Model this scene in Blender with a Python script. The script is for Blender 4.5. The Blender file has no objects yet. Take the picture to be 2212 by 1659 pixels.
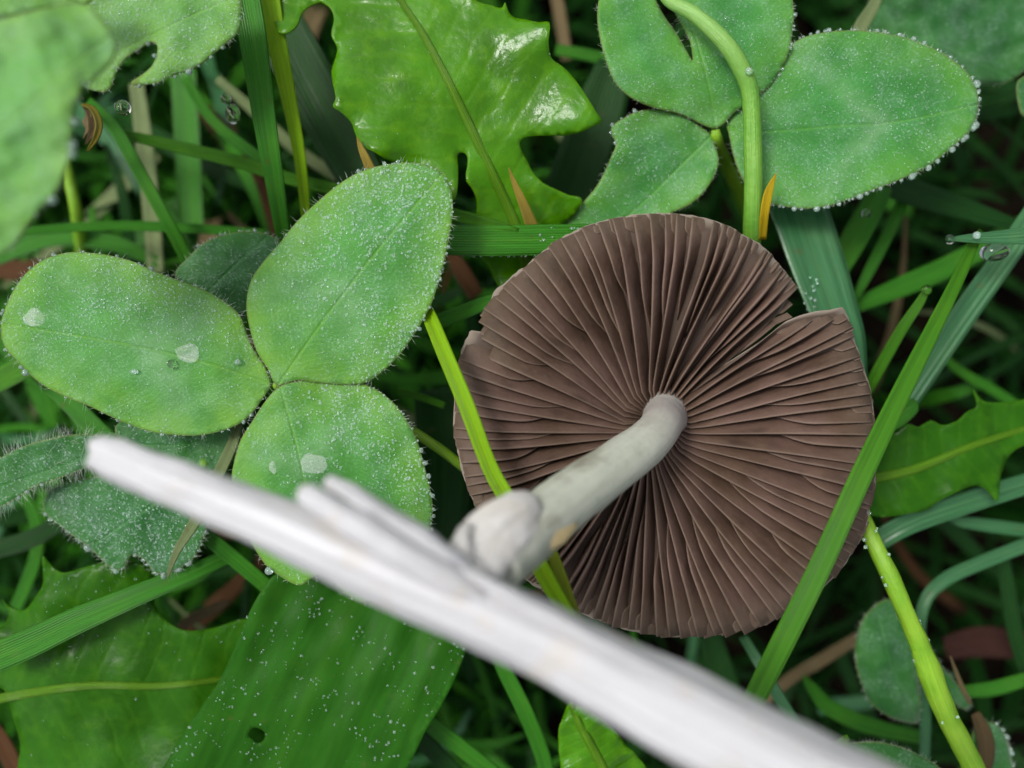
import bpy, bmesh, math, random
import numpy as np
from mathutils import Vector, noise
from mathutils.geometry import delaunay_2d_cdt

rnd = random.Random(7)
nr = np.random.default_rng(7)
scene = bpy.context.scene
COL = scene.collection

# ------------------------------------------------------------------ camera, sky, sun, exposure
HC = 7.5            # camera height above the focus plane, cm (all lengths below are cm, stored as metres)
TANH = 0.641
cam_d = bpy.data.cameras.new("camera")
cam = bpy.data.objects.new("camera", cam_d)
COL.objects.link(cam)
cam.location = (0, 0, HC * .01)
cam_d.sensor_width = 36
cam_d.lens = 18 / TANH
cam_d.clip_start = 0.002
cam_d.clip_end = 100
cam_d.dof.use_dof = True
cam_d.dof.focus_distance = 0.0752
cam_d.dof.aperture_fstop = cam_d.lens / 2.7
scene.camera = cam

SUN_EL, SUN_AZ = 58, 150        # soft overcast light from the upper left of the picture
w = bpy.data.worlds.new("World")
scene.world = w
w.use_nodes = True
wn = w.node_tree
bg = wn.nodes["Background"]
sky = wn.nodes.new("ShaderNodeTexSky")
sky.sky_type = 'NISHITA'
sky.sun_disc = False
sky.sun_elevation = math.radians(SUN_EL)
sky.sun_rotation = math.radians(90 - SUN_AZ)
sky.dust_density = 4
hs = wn.nodes.new("ShaderNodeHueSaturation")
hs.inputs['Saturation'].default_value = 0.35      # cloud cover greys the sky evenly
wn.links.new(sky.outputs[0], hs.inputs['Color'])
wn.links.new(hs.outputs[0], bg.inputs[0])
bg.inputs[1].default_value = 0.10
sun_d = bpy.data.lights.new("sun", 'SUN')
sun_d.energy = 1.2
sun_d.angle = math.radians(15)
sun_d.color = (1, .97, .93)
sun = bpy.data.objects.new("sun", sun_d)
COL.objects.link(sun)
_e, _a = math.radians(SUN_EL), math.radians(SUN_AZ)
sun.rotation_euler = Vector((math.cos(_e) * math.cos(_a), math.cos(_e) * math.sin(_a), math.sin(_e))).to_track_quat('Z', 'Y').to_euler()
sun.location = (0, 0, 1)
scene.view_settings.view_transform = 'Standard'
scene.view_settings.look = 'None'
scene.view_settings.gamma = 1
scene.view_settings.exposure = 0.78
scene.cycles.max_bounces = 5
scene.cycles.diffuse_bounces = 2
scene.cycles.glossy_bounces = 3
scene.cycles.transmission_bounces = 5
scene.cycles.transparent_max_bounces = 12

# ------------------------------------------------------------------ helpers
def kz(z):
    return 2 * TANH * (HC - z) / 2212

def P(x, y, z):
    "point seen at picture place x, y (2212 x 1659 grid) that lies at height z"
    k = kz(z)
    return ((x - 1106) * k * .01, (829.5 - y) * k * .01, z * .01)

def R(s, ox, oy):
    return lambda pts: [(p[0] * s + ox, p[1] * s + oy) + tuple(p[2:]) for p in pts]
R1 = R(.33603, 0, 0)
R2 = R(.37805, 501.75, 0)
R3 = R(.4456, 1226.5, 0)
R4 = R(.47887, 0, 473.9)
R6 = R(.47887, 0, 892)
R7 = R(.3952, 836.25, 1003.5)
R8 = R(.66376, 1505.25, 557.5)

def tag(o, label=None, cat=None, group=None, kind=None):
    if label: o['label'] = label
    if cat: o['category'] = cat
    if group: o['group'] = group
    if kind: o['kind'] = kind
    return o

def mesh_obj(name, verts, faces, mat, parent=None, smooth=True, attrs=None):
    me = bpy.data.meshes.new(name)
    me.from_pydata([tuple(v) for v in verts], [], [tuple(f) for f in faces])
    if attrs:
        for k, a in attrs.items():
            at = me.attributes.new(k, 'FLOAT', 'POINT')
            at.data.foreach_set('value', np.asarray(a, dtype=np.float32))
    me.materials.append(mat)
    if smooth:
        me.polygons.foreach_set('use_smooth', [True] * len(me.polygons))
    me.update()
    o = bpy.data.objects.new(name, me)
    COL.objects.link(o)
    if parent: o.parent = parent
    return o

def empty(name, label, cat, group=None):
    o = bpy.data.objects.new(name, None)
    o.empty_display_size = .005
    COL.objects.link(o)
    return tag(o, label, cat, group)

def catmull(pts, n, closed=False):
    pts = np.asarray(pts, float)
    m = len(pts)
    out = []
    segs = m if closed else m - 1
    for i in range(segs):
        if closed:
            p0, p1, p2, p3 = pts[(i - 1) % m], pts[i], pts[(i + 1) % m], pts[(i + 2) % m]
        else:
            p1, p2 = pts[i], pts[i + 1]
            p0 = pts[i - 1] if i > 0 else 2 * p1 - p2
            p3 = pts[i + 2] if i + 2 < m else 2 * p2 - p1
        for j in range(n):
            t = j / n
            out.append(.5 * ((2 * p1) + (-p0 + p2) * t + (2 * p0 - 5 * p1 + 4 * p2 - p3) * t * t + (-p0 + 3 * p1 - 3 * p2 + p3) * t ** 3))
    if not closed:
        out.append(pts[-1])
    return np.array(out)

def resample(poly, step, closed=True):
    poly = np.asarray(poly, float)
    if closed: poly = np.vstack([poly, poly[:1]])
    d = np.r_[0, np.cumsum(np.hypot(*np.diff(poly[:, :2], axis=0).T))]
    n = max(8, int(d[-1] / step))
    s = np.linspace(0, d[-1], n, endpoint=not closed)
    return np.stack([np.interp(s, d, poly[:, i]) for i in range(poly.shape[1])], 1)

def inside(poly, q):
    x, y = q[:, 0], q[:, 1]
    r = np.zeros(len(q), bool)
    j = len(poly) - 1
    for i in range(len(poly)):
        xi, yi = poly[i]; xj, yj = poly[j]
        if yi != yj:
            c = ((yi > y) != (yj > y)) & (x < (xj - xi) * (y - yi) / (yj - yi) + xi)
            r ^= c
        j = i
    return r

def seg_dist(poly, q, closed=True):
    "distance, place along and side of the nearest point of a polyline"
    a = poly
    b = np.roll(poly, -1, 0) if closed else poly[1:]
    if not closed: a = poly[:-1]
    L = np.hypot(*(b - a).T)
    cum = np.r_[0, np.cumsum(L)]
    best = np.full(len(q), 1e9); along = np.zeros(len(q)); side = np.zeros(len(q))
    for i in range(len(a)):
        if L[i] < 1e-9: continue
        d = (b[i] - a[i]) / L[i]
        r = q - a[i]
        t0 = r @ d
        lo = -1e9 if (not closed and i == 0) else 0
        hi = 1e9 if (not closed and i == len(a) - 1) else L[i]
        t = np.clip(t0, lo, hi)
        e = r - t[:, None] * d
        dist = np.hypot(e[:, 0], e[:, 1])
        m = dist < best
        best[m] = dist[m]; along[m] = cum[i] + t[m]
        side[m] = np.sign(d[0] * r[m, 1] - d[1] * r[m, 0])
    return best, along, side, cum[-1]

PX = .00435          # cm per grid px at the focus plane

class Leaf:
    def __init__(s, name, outline, mid, mat, parent=None, spacing=11, fold=0, tilt=0, cup=0, amp=.02, freq=.02,
                 holes=(), corner=False, thick=.018, edge_amp=0.0, seed=0, mark=None, bumps=(), fine=.3, pleat=0.0):
        s.pleat = pleat
        s.fine = fine
        s.bumps = bumps
        s.rng = np.random.default_rng(seed + 11)
        o = np.asarray(outline, float)
        s.out = resample(catmull(o, 6, True), spacing * .8) if not corner else resample(np.vstack([catmull(o, 3, True)]), spacing * .62)
        s.mid = np.asarray(mid, float)
        s.mid_s = catmull(s.mid, 8)
        s.fold, s.tilt, s.cup, s.amp, s.freq, s.edge_amp = fold, tilt, cup, amp, freq, edge_amp
        s.ph = s.rng.uniform(0, 6.28, 12)
        s.holes = [resample(catmull(h, 4, True), 5) for h in holes]
        lo, hi = s.out.min(0), s.out.max(0)
        gx, gy = np.meshgrid(np.arange(lo[0], hi[0], spacing), np.arange(lo[1], hi[1], spacing))
        g = np.stack([gx.ravel(), gy.ravel()], 1) + s.rng.uniform(-.3, .3, (gx.size, 2)) * spacing
        keep = inside(s.out, g) & (seg_dist(s.out, g)[0] > spacing * .5)
        for h in s.holes:
            keep &= ~inside(h, g) & (seg_dist(h, g)[0] > spacing * .4)
        g = g[keep]
        pts = [tuple(p) for p in s.out]; n0 = len(pts)
        edges = [(i, (i + 1) % n0) for i in range(n0)]
        for h in s.holes:
            b = len(pts); pts += [tuple(p) for p in h]
            edges += [(b + i, b + (i + 1) % len(h)) for i in range(len(h))]
        pts += [tuple(p) for p in g]
        r = delaunay_2d_cdt([Vector(p) for p in pts], edges, [], 0, 1e-5)
        v = np.array([(p[0], p[1]) for p in r[0]])
        f = np.array([t for t in r[2] if len(t) == 3])
        c = v[f].mean(1)
        k = inside(s.out, c)
        for h in s.holes: k &= ~inside(h, c)
        f = f[k]
        a, b_, c_ = v[f[:, 0]], v[f[:, 1]], v[f[:, 2]]
        cr = (b_[:, 0] - a[:, 0]) * (c_[:, 1] - a[:, 1]) - (b_[:, 1] - a[:, 1]) * (c_[:, 0] - a[:, 0])
        f[cr > 0] = f[cr > 0][:, ::-1]
        z, u, vv, e = s.z(v, True)
        co = [P(v[i, 0], v[i, 1], z[i]) for i in range(len(v))]
        attrs = dict(lu=u * 1.0, lv=vv, le=e)
        if mark is not None: attrs['mark'] = mark(u, vv, v)
        s.obj = mesh_obj(name, co, f.tolist(), mat, parent, attrs=attrs)
        m = s.obj.modifiers.new("thickness", 'SOLIDIFY')
        m.thickness = thick * .01
        m.offset = -1

    def z(s, q, full=False):
        d, al, sd, tot = seg_dist(s.mid_s[:, :2], q, False)
        u = al / tot
        lens = np.r_[0, np.cumsum(np.hypot(*np.diff(s.mid_s[:, :2], axis=0).T))]
        zz = np.interp(al, lens, s.mid_s[:, 2])
        v = d * sd * PX
        e = seg_dist(s.out, q)[0] * PX
        av = np.sqrt(v * v + .0025) - .05
        zz = zz + s.tilt * v + s.fold * av + s.cup * v * v
        f = s.freq; p = s.ph; x, y = q[:, 0], q[:, 1]
        zz = zz + s.amp * (np.sin(f * x + .6 * f * y + p[0]) * np.sin(-.5 * f * x + f * y + p[1]) + .5 * np.sin(2.1 * f * x - .9 * f * y + p[2]) * np.sin(1.2 * f * x + 1.9 * f * y + p[3])
                           + s.fine * np.sin(4.3 * f * x + 1.3 * f * y + p[4]) * np.sin(-1.7 * f * x + 3.9 * f * y + p[5]))
        for bx, by, br, bz in s.bumps:
            zz = zz + bz * np.exp(-((x - bx) ** 2 + (y - by) ** 2) / (br * br))
        if s.pleat:
            zz = zz + s.pleat * np.cos(v * 15 + .5) * (1 + .3 * np.sin(u * 5))
        if s.edge_amp:
            zz = zz + s.edge_amp * np.exp(-e / .12) * np.sin(u * 31 + p[6] + 2 * sd)
        return (zz, u, v, e) if full else zz

    def sample(s, n, dens=None):
        lo, hi = s.out.min(0), s.out.max(0)
        out = []
        tries = 0
        while sum(map(len, out)) < n and tries < 40:
            q = s.rng.uniform(lo, hi, (n * 2, 2)); tries += 1
            k = inside(s.out, q)
            for h in s.holes: k &= ~inside(h, q)
            q = q[k]
            if dens is not None:
                q = q[s.rng.uniform(0, 1, len(q)) < dens(q)]
            out.append(q)
        q = np.vstack(out)[:n]
        return q, s.z(q)

# ------------------------------------------------------------------ node materials
class NT:
    def __init__(s, name):
        s.m = bpy.data.materials.new(name)
        s.m.use_nodes = True
        s.t = s.m.node_tree
        s.b = s.t.nodes["Principled BSDF"]
        s.out = s.t.nodes["Material Output"]
    def n(s, typ, **kw):
        nd = s.t.nodes.new("ShaderNode" + typ)
        for k, v in kw.items(): setattr(nd, k, v)
        return nd
    def l(s, a, b): s.t.links.new(a, b)
    def set(s, sock, v):
        if hasattr(v, 'links') or isinstance(v, bpy.types.NodeSocket): s.l(v, sock)
        else: sock.default_value = v
    def attr(s, name): return s.n("Attribute", attribute_name=name).outputs['Fac']
    def math(s, op, a, b=0.0, c=None, clamp=False):
        nd = s.n("Math", operation=op, use_clamp=clamp)
        s.set(nd.inputs[0], a); s.set(nd.inputs[1], b)
        if c is not None: s.set(nd.inputs[2], c)
        return nd.outputs[0]
    def ramp(s, f, a, b, c=0.0, d=1.0):
        nd = s.n("MapRange"); nd.clamp = True
        s.set(nd.inputs[0], f)
        for i, v in enumerate((a, b, c, d)): nd.inputs[i + 1].default_value = v
        return nd.outputs[0]
    def mix(s, f, a, b, mode='MIX'):
        nd = s.n("Mix", data_type='RGBA', blend_type=mode)
        s.set(nd.inputs[0], f); s.set(nd.inputs[6], a if not isinstance(a, tuple) else (*a, 1)[:4]); s.set(nd.inputs[7], b if not isinstance(b, tuple) else (*b, 1)[:4])
        return nd.outputs[2]
    def obj(s, scale=(1, 1, 1)):
        tc = s.n("TexCoord"); mp = s.n("Mapping")
        s.l(tc.outputs['Object'], mp.inputs[0]); mp.inputs['Scale'].default_value = scale
        return mp.outputs[0]
    def noise(s, scale, detail=3, vec=None, rough=.5, dist=0):
        nd = s.n("TexNoise")
        s.l(vec if vec is not None else s.obj(), nd.inputs['Vector'])
        nd.inputs['Scale'].default_value = scale; nd.inputs['Detail'].default_value = detail
        nd.inputs['Roughness'].default_value = rough; nd.inputs['Distortion'].default_value = dist
        return nd.outputs[0]
    def vec(s, x, y, z=0.0):
        nd = s.n("CombineXYZ")
        for i, v in enumerate((x, y, z)): s.set(nd.inputs[i], v)
        return nd.outputs[0]
    def bump(s, h, dist, strength=1.0):
        nd = s.n("Bump"); nd.inputs['Distance'].default_value = dist; nd.inputs['Strength'].default_value = strength
        s.l(h, nd.inputs['Height'])
        return nd.outputs[0]
    def finish(s, col, rough=.45, normal=None, transl=0.0, tcol=None, spec=.5):
        s.set(s.b.inputs['Base Color'], col if not isinstance(col, tuple) else (*col, 1)[:4])
        s.set(s.b.inputs['Roughness'], rough)
        s.b.inputs['Specular IOR Level'].default_value = spec
        if normal: s.l(normal, s.b.inputs['Normal'])
        if transl:
            tr = s.n("BsdfTranslucent")
            s.set(tr.inputs['Color'], tcol if tcol is not None and not isinstance(tcol, tuple) else ((*tcol, 1) if tcol else col))
            mx = s.n("MixShader"); mx.inputs[0].default_value = transl
            s.l(s.b.outputs[0], mx.inputs[1]); s.l(tr.outputs[0], mx.inputs[2]); s.l(mx.outputs[0], s.out.inputs[0])
        return s.m

def clover_mat(name, g, y, rough=.5, sheen=.08, vein=.16, dewy=.42):
    t = NT(name)
    u, v, e, mk = t.attr('lu'), t.attr('lv'), t.attr('le'), t.attr('mark')
    av = t.math('ABSOLUTE', v)
    n1 = t.noise(260, 4); n2 = t.noise(1100, 3); n3 = t.noise(5200, 2)
    # side veins run out and forward from the midrib
    ph = t.math('MULTIPLY', t.math('SUBTRACT', t.math('MULTIPLY', u, 2.0), t.math('MULTIPLY', av, .8)), 62)
    ph = t.math('ADD', ph, t.math('MULTIPLY', n1, 11))
    vw = t.math('POWER', t.math('ABSOLUTE', t.math('SINE', ph)), 6)
    mid = t.ramp(av, 0, .022, 1, 0)
    c = t.mix(t.ramp(n1, .3, .7), tuple(q * .82 for q in g), tuple(q * 1.12 for q in g))
    c = t.mix(t.math('MULTIPLY', t.ramp(e, 0, .42, 1, 0), t.ramp(n1, .28, .58)), c, y)
    c = t.mix(t.math('MULTIPLY', t.ramp(u, .0, .4, .6, 0), t.ramp(n1, .35, .6)), c, y)
    c = t.mix(t.math('MULTIPLY', vw, vein * .5), c, tuple(q * 1.5 for q in y))
    c = t.mix(t.math('MULTIPLY', mid, .45), c, tuple(q * 1.25 for q in y))
    c = t.mix(t.math('MULTIPLY', mk, t.ramp(n2, .25, .6, .25, .75)), c, (.19, .39, .16))
    c = t.mix(t.ramp(n3, .45, .8, 0, .3), c, tuple(q * 1.5 for q in g))
    n4 = t.noise(5200, 3); n5 = t.noise(420, 3)
    film_ = t.math('MULTIPLY', t.ramp(n4, .52, .72), t.ramp(n5, .38, .62, .1, 1))
    c = t.mix(t.math('MULTIPLY', film_, dewy), c, (.42, .60, .48))
    c = t.mix(t.math('MULTIPLY', t.ramp(n5, .40, .75), dewy * .3), c, (.26, .46, .32))
    c = t.mix(t.ramp(e, .004, .014, .7, 0), c, (.17, .22, .05))
    h = t.math('ADD', t.math('MULTIPLY', n3, .5), t.math('MULTIPLY', n2, .8))
    h = t.math('SUBTRACT', h, t.math('MULTIPLY', mid, .8))
    h = t.math('SUBTRACT', h, t.math('MULTIPLY', vw, .06))
    t.b.inputs['Sheen Weight'].default_value = sheen
    t.b.inputs['Sheen Roughness'].default_value = .45
    t.b.inputs['Sheen Tint'].default_value = (.75, 1, .85, 1)
    return t.finish(c, rough, t.bump(h, .00016, .7), .25, t.mix(.5, c, y), .2)

def dandelion_mat(name, g, y, rough=.2, spec=.3):
    t = NT(name)
    u, v, e = t.attr('lu'), t.attr('lv'), t.attr('le')
    av = t.math('ABSOLUTE', v)
    n1 = t.noise(170, 4, dist=.5); n2 = t.noise(650, 4); n3 = t.noise(4000, 2)
    ph = t.math('MULTIPLY', t.math('SUBTRACT', t.math('MULTIPLY', u, 2.6), t.math('MULTIPLY', av, .45)), 14)
    ph = t.math('ADD', ph, t.math('MULTIPLY', n1, 3))
    vw = t.math('POWER', t.math('ABSOLUTE', t.math('SINE', ph)), 14)
    vo = t.n("TexVoronoi", feature='DISTANCE_TO_EDGE'); t.l(t.obj(), vo.inputs['Vector']); vo.inputs['Scale'].default_value = 430
    net = t.ramp(vo.outputs['Distance'], 0, .09, 1, 0)
    c = t.mix(t.ramp(n1, .32, .68), tuple(q * .7 for q in g), tuple(q * 1.2 for q in g))
    c = t.mix(t.ramp(n2, .5, .75, 0, .6), c, y)
    c = t.mix(t.math('MULTIPLY', vw, .2), c, y)
    c = t.mix(t.math('MULTIPLY', net, .12), c, y)
    c = t.mix(t.ramp(e, 0, .02, .5, 0), c, y)
    h = t.math('SUBTRACT', t.math('MULTIPLY', n2, 1.2), t.math('ADD', t.math('MULTIPLY', vw, .25), t.math('MULTIPLY', net, .05)))
    h = t.math('ADD', h, t.math('MULTIPLY', n3, .1))
    rg = t.ramp(n1, .35, .65, rough * .7, rough * 1.6)
    return t.finish(c, rg, t.bump(h, .00017, .7), .3, t.mix(.5, c, y), spec)

def grass_mat(name, g, y, rough=.32, streak=38, tipc=None, spec=.22):
    t = NT(name)
    u, v = t.attr('lu'), t.attr('lv')
    n1 = t.noise(220, 3)
    st = t.noise(1.0, 2, vec=t.vec(t.math('MULTIPLY', u, 3.0), t.math('MULTIPLY', v, 9.0), n1))
    ln = t.math('SINE', t.math('MULTIPLY', v, float(streak)))
    c = t.mix(t.ramp(st, .3, .7), tuple(q * .72 for q in g), tuple(q * 1.2 for q in g))
    c = t.mix(t.ramp(ln, .2, 1, 0, .10), c, y)
    c = t.mix(t.ramp(t.math('ABSOLUTE', v), 0, .1, .5, 0), c, y)
    c = t.mix(t.ramp(n1, .52, .8, 0, .6), c, y)
    n6 = t.noise(700, 4)
    c = t.mix(t.ramp(n6, .66, .78, 0, .45), c, (.13, .10, .03))
    if tipc: c = t.mix(t.ramp(u, .55, 1, 0, 1), c, tipc)
    fine = t.noise(3800, 2)
    h = t.math('ADD', t.math('MULTIPLY', ln, .5), t.math('MULTIPLY', fine, .4))
    return t.finish(c, t.ramp(st, .3, .7, rough * .8, rough * 1.35), t.bump(h, .00008, .7), .28, t.mix(.5, c, y), spec)

M = {}
M['clover'] = clover_mat('clover_green', (.074, .285, .048), (.155, .36, .036))
M['clover_far'] = clover_mat('clover_blue_green', (.055, .255, .052), (.11, .32, .040), .42)
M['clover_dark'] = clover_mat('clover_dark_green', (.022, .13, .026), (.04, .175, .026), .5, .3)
M['clover_near'] = clover_mat('clover_pale_green', (.13, .36, .075), (.20, .42, .07), .5, .15)
M['dandelion'] = dandelion_mat('dandelion_bright_green', (.066, .245, .003), (.125, .335, .004))
M['dandelion_deep'] = dandelion_mat('dandelion_mid_green', (.028, .135, .004), (.06, .205, .006), .34, .15)
M['rib'] = grass_mat('midrib_olive', (.095, .235, .008), (.13, .28, .014))
M['plantain'] = grass_mat('plantain_green', (.023, .12, .008), (.04, .155, .010), .4, 12, None, .08)
M['grass'] = grass_mat('grass_mid_green', (.042, .215, .014), (.09, .29, .02))
M['grass_bright'] = grass_mat('grass_bright_green', (.062, .235, .010), (.10, .28, .016), .36)
M['grass_yellow'] = grass_mat('grass_yellow_green', (.24, .48, .006), (.34, .54, .012), .36)
M['grass_blue'] = grass_mat('grass_blue_green', (.05, .185, .066), (.10, .25, .09), .26, 14, None, .45)
M['grass_dark'] = grass_mat('grass_dark_green', (.010, .06, .007), (.02, .085, .010), .4)  # dark green; shade of the undergrowth is also put into this colour
M['straw'] = grass_mat('straw', (.20, .15, .07), (.30, .24, .12), .6)
M['straw_pale'] = grass_mat('straw_pale_green', (.20, .27, .11), (.30, .34, .15), .55)
M['yellow_tip'] = grass_mat('yellow_tip', (.62, .44, .012), (.66, .50, .03), .45)
M['tan_tip'] = grass_mat('tan_tip', (.40, .30, .05), (.50, .40, .10), .5)
M['olive'] = grass_mat('olive_blade', (.26, .34, .02), (.36, .42, .05), .5)
M['withered'] = grass_mat('withered_yellow', (.22, .19, .02), (.30, .26, .05), .5)
M['dead'] = grass_mat('dead_leaf_brown', (.10, .045, .016), (.16, .08, .03), .65)
M['dead_red'] = grass_mat('dead_leaf_red_brown', (.045, .016, .011), (.07, .028, .016), .6)
M['brown'] = grass_mat('withered_brown', (.10, .07, .03), (.16, .11, .05), .6)

def petiole_mat(name, g, y, pale=None):
    t = NT(name)
    n1 = t.noise(300, 3); n2 = t.noise(1500, 3)
    u, v = t.attr('lu'), t.attr('lv')
    st = t.noise(1.0, 2, vec=t.vec(t.math('MULTIPLY', u, 4.0), t.math('MULTIPLY', v, 26.0), 0.0))
    c = t.mix(t.ramp(n1, .3, .7), g, y)
    c = t.mix(t.ramp(st, .45, .75, 0, .5), c, tuple(q * 1.35 for q in y))
    if pale: c = t.mix(t.ramp(u, .25, .55, .8, 0), c, pale)
    return t.finish(c, .42, t.bump(t.math('ADD', n2, t.math('MULTIPLY', st, .8)), .00015, .7), .2)
M['stalk'] = petiole_mat('stalk_pale_green', (.11, .33, .025), (.19, .42, .05), (.26, .50, .12))
M['petiole'] = petiole_mat('petiole_pale_green', (.12, .33, .03), (.20, .42, .06))
M['petiole_y'] = petiole_mat('petiole_yellow_green', (.17, .40, .012), (.28, .50, .03))

def water_mat():
    t = NT('water')
    t.b.inputs['Base Color'].default_value = (1, 1, 1, 1)
    t.b.inputs['Roughness'].default_value = 0.0
    t.b.inputs['IOR'].default_value = 1.33
    t.b.inputs['Transmission Weight'].default_value = 1
    return t.m
M['water'] = water_mat()
def dew_mat():
    t = NT('dew')       # minute beads: clear water that scatters a little
    t.b.inputs['Base Color'].default_value = (.78, .97, .88, 1)
    t.b.inputs['Roughness'].default_value = .05
    t.b.inputs['IOR'].default_value = 1.33
    t.b.inputs['Transmission Weight'].default_value = .35
    t.b.inputs['Alpha'].default_value = .24
    return t.m
M['dew'] = dew_mat()
M['drop_glint'] = M['dew'].copy(); M['drop_glint'].name = 'small_drop'  # whitish body colour stands in for sky glints in clear drops
M['drop_glint'].node_tree.nodes['Principled BSDF'].inputs['Transmission Weight'].default_value = .8
M['drop_glint'].node_tree.nodes['Principled BSDF'].inputs['Alpha'].default_value = 1
M['drop_glint'].node_tree.nodes['Principled BSDF'].inputs['Roughness'].default_value = 0
t = NT('water_film'); t.b.inputs['Base Color'].default_value = (.95, 1, .97, 1); t.b.inputs['Roughness'].default_value = .3
t.b.inputs['Alpha'].default_value = .10
M['film'] = t.m
t = NT('hair'); M['hair'] = t.finish((.75, .85, .72), .4, None, .4, (.75, .85, .7))

# gills
t = NT('gill_brown')
gh, gr, ge = t.attr('gh'), t.attr('gr'), t.attr('gs')
n1 = t.noise(330, 4); n2 = t.noise(1900, 3); n4 = t.noise(150, 2)
mott = t.noise(1.0, 3, vec=t.vec(t.math('MULTIPLY', gr, 5.0), t.math('MULTIPLY', gh, 1.6), ge))
c = t.mix(t.ramp(n1, .3, .7), (.072, .042, .027), (.118, .073, .050))
c = t.mix(t.ramp(n4, .38, .62, 0, .6), c, (.145, .088, .072))
c = t.mix(t.ramp(mott, .5, .72, 0, .62), c, (.036, .021, .014))
c = t.mix(t.ramp(gr, .80, 1.0, 0, .55), c, (.108, .086, .058))
c = t.mix(t.ramp(gh, .96, 1.0, 0, .3), c, (.32, .25, .19))
c = t.mix(t.ramp(n2, .5, .8, 0, .2), c, (.17, .12, .088))
M['gill'] = t.finish(c, .62, t.bump(t.math('ADD', n2, n1), .00009, .7), .12, (.20, .13, .08), .2)
t = NT('cap_flesh')
n1 = t.noise(300, 4); gr = t.attr('gr')
c = t.mix(t.ramp(n1, .3, .7), (.06, .040, .029), (.10, .07, .05))
c = t.mix(t.ramp(gr, .95, 1.0, 0, .8), c, (.34, .29, .23))
M['cap'] = t.finish(c, .6, t.bump(n1, .0002, .6), .1, (.2, .13, .08), .3)

def stem_mat(name, a, b, spot, spotamt, streak=1.0, top=None):
    t = NT(name)
    u, v = t.attr('lu'), t.attr('lv')
    fib = t.noise(1.0, 4, vec=t.vec(t.math('MULTIPLY', u, 4.0), t.math('MULTIPLY', v, 16.0), 0.0))
    fib2 = t.noise(1.0, 3, vec=t.vec(t.math('MULTIPLY', u, 3.0), t.math('MULTIPLY', v, 9.0), 4.0))
    n1 = t.noise(260, 4); n2 = t.noise(1800, 3)
    c = t.mix(t.ramp(fib2, .3, .7), a, b)
    c = t.mix(t.ramp(fib, .35, .7, 0, .35 * streak), c, tuple(q * .70 for q in a))
    c = t.mix(t.ramp(n1, .54, .72, 0, spotamt), c, spot)
    c = t.mix(t.ramp(n2, .55, .8, 0, .3 * spotamt), c, tuple(q * .7 for q in spot))
    if top: c = t.mix(t.math('MULTIPLY', t.ramp(u, .30, .48, 1, 0), t.ramp(n1, .3, .7, .6, 1)), c, top)
    h = t.math('ADD', t.math('MULTIPLY', fib, .6 * streak), t.math('MULTIPLY', n2, .25))
    return t.finish(c, .42, t.bump(h, .00025, .7), .15, (.8, .78, .7), .4)
M['stem'] = stem_mat('upper_stem_grey_green', (.47, .50, .40), (.56, .58, .49), (.20, .18, .13), .85, .5, (.36, .32, .30))
M['stem_white'] = stem_mat('broken_stem_white', (.60, .60, .615), (.78, .78, .80), (.56, .51, .42), .55, 1.8)
M['stem_torn'] = stem_mat('torn_stem_white', (.66, .64, .60), (.78, .76, .74), (.56, .50, .40), .45, 1.6)
M['stem_stain'] = stem_mat('yellow_stain', (.66, .50, .22), (.70, .58, .34), (.55, .36, .12), .5)

t = NT('soil')
n1 = t.noise(120, 5); n2 = t.noise(900, 4)
c = t.mix(t.ramp(n1, .35, .65), (.004, .003, .002), (.014, .010, .006))
c = t.mix(t.ramp(n2, .55, .75, 0, .6), c, (.022, .017, .011))
M['soil'] = t.finish(c, .9, t.bump(n2, .002, .8), 0, None, .04)

# ------------------------------------------------------------------ ground
inner = np.linspace(-.16, .16, 80)
outer = [.2, .3, .5, 1, 2, 5, 12, 30]
ax = [-v for v in outer[::-1]] + list(inner) + outer
vs, fs = [], []
for iy, y in enumerate(ax):
    for ix, x in enumerate(ax):
        h = noise.noise(Vector((x * 40, y * 40, 1))) * .006 + noise.noise(Vector((x * 140, y * 140, 5))) * .0025
        vs.append((x, y, -.066 + h * (1 if max(abs(x), abs(y)) < .2 else .5)))
n = len(ax)
for iy in range(n - 1):
    for ix in range(n - 1):
        fs.append((iy * n + ix, iy * n + ix + 1, (iy + 1) * n + ix + 1, (iy + 1) * n + ix))
g = mesh_obj('ground', vs, fs, M['soil'])
tag(g, 'dark damp soil under the grass', 'ground', kind='structure')

# ------------------------------------------------------------------ blade and tube builders
def blade_geo(path, n=22, keel=.18, roll=0.0, ribs=5, curl=0.0):
    "path: (x, y, z, width px); returns verts, faces, u, v for a keeled grass blade"
    p = resample(catmull(path, 8), 1e9, False) if False else catmull(path, max(3, n // max(1, len(path) - 1)))
    co = np.array([P(a[0], a[1], a[2]) for a in p])
    tg = np.gradient(co, axis=0)
    vs, fs, U, V = [], [], [], []
    m = len(p)
    for i in range(m):
        tv = Vector(tg[i]).normalized()
        sd = tv.cross(Vector((0, 0, 1)))
        if sd.length < 1e-4: sd = Vector((1, 0, 0))
        sd.normalize()
        up = sd.cross(tv).normalized()
        a = roll if not callable(roll) else roll(i / (m - 1))
        s2 = sd * math.cos(a) + up * math.sin(a)
        u2 = up * math.cos(a) - sd * math.sin(a)
        hw = max(p[i][3], .6) * kz(p[i][2]) * .005
        for j in range(ribs):
            q = -1 + 2 * j / (ribs - 1)
            vs.append(Vector(co[i]) + s2 * (q * hw) + u2 * (hw * (keel * abs(q) + curl * q * q)))
            U.append(i / (m - 1)); V.append(q)
    for i in range(m - 1):
        for j in range(ribs - 1):
            a = i * ribs + j
            fs.append((a, a + 1, a + ribs + 1, a + ribs))
    return vs, fs, U, V

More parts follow.
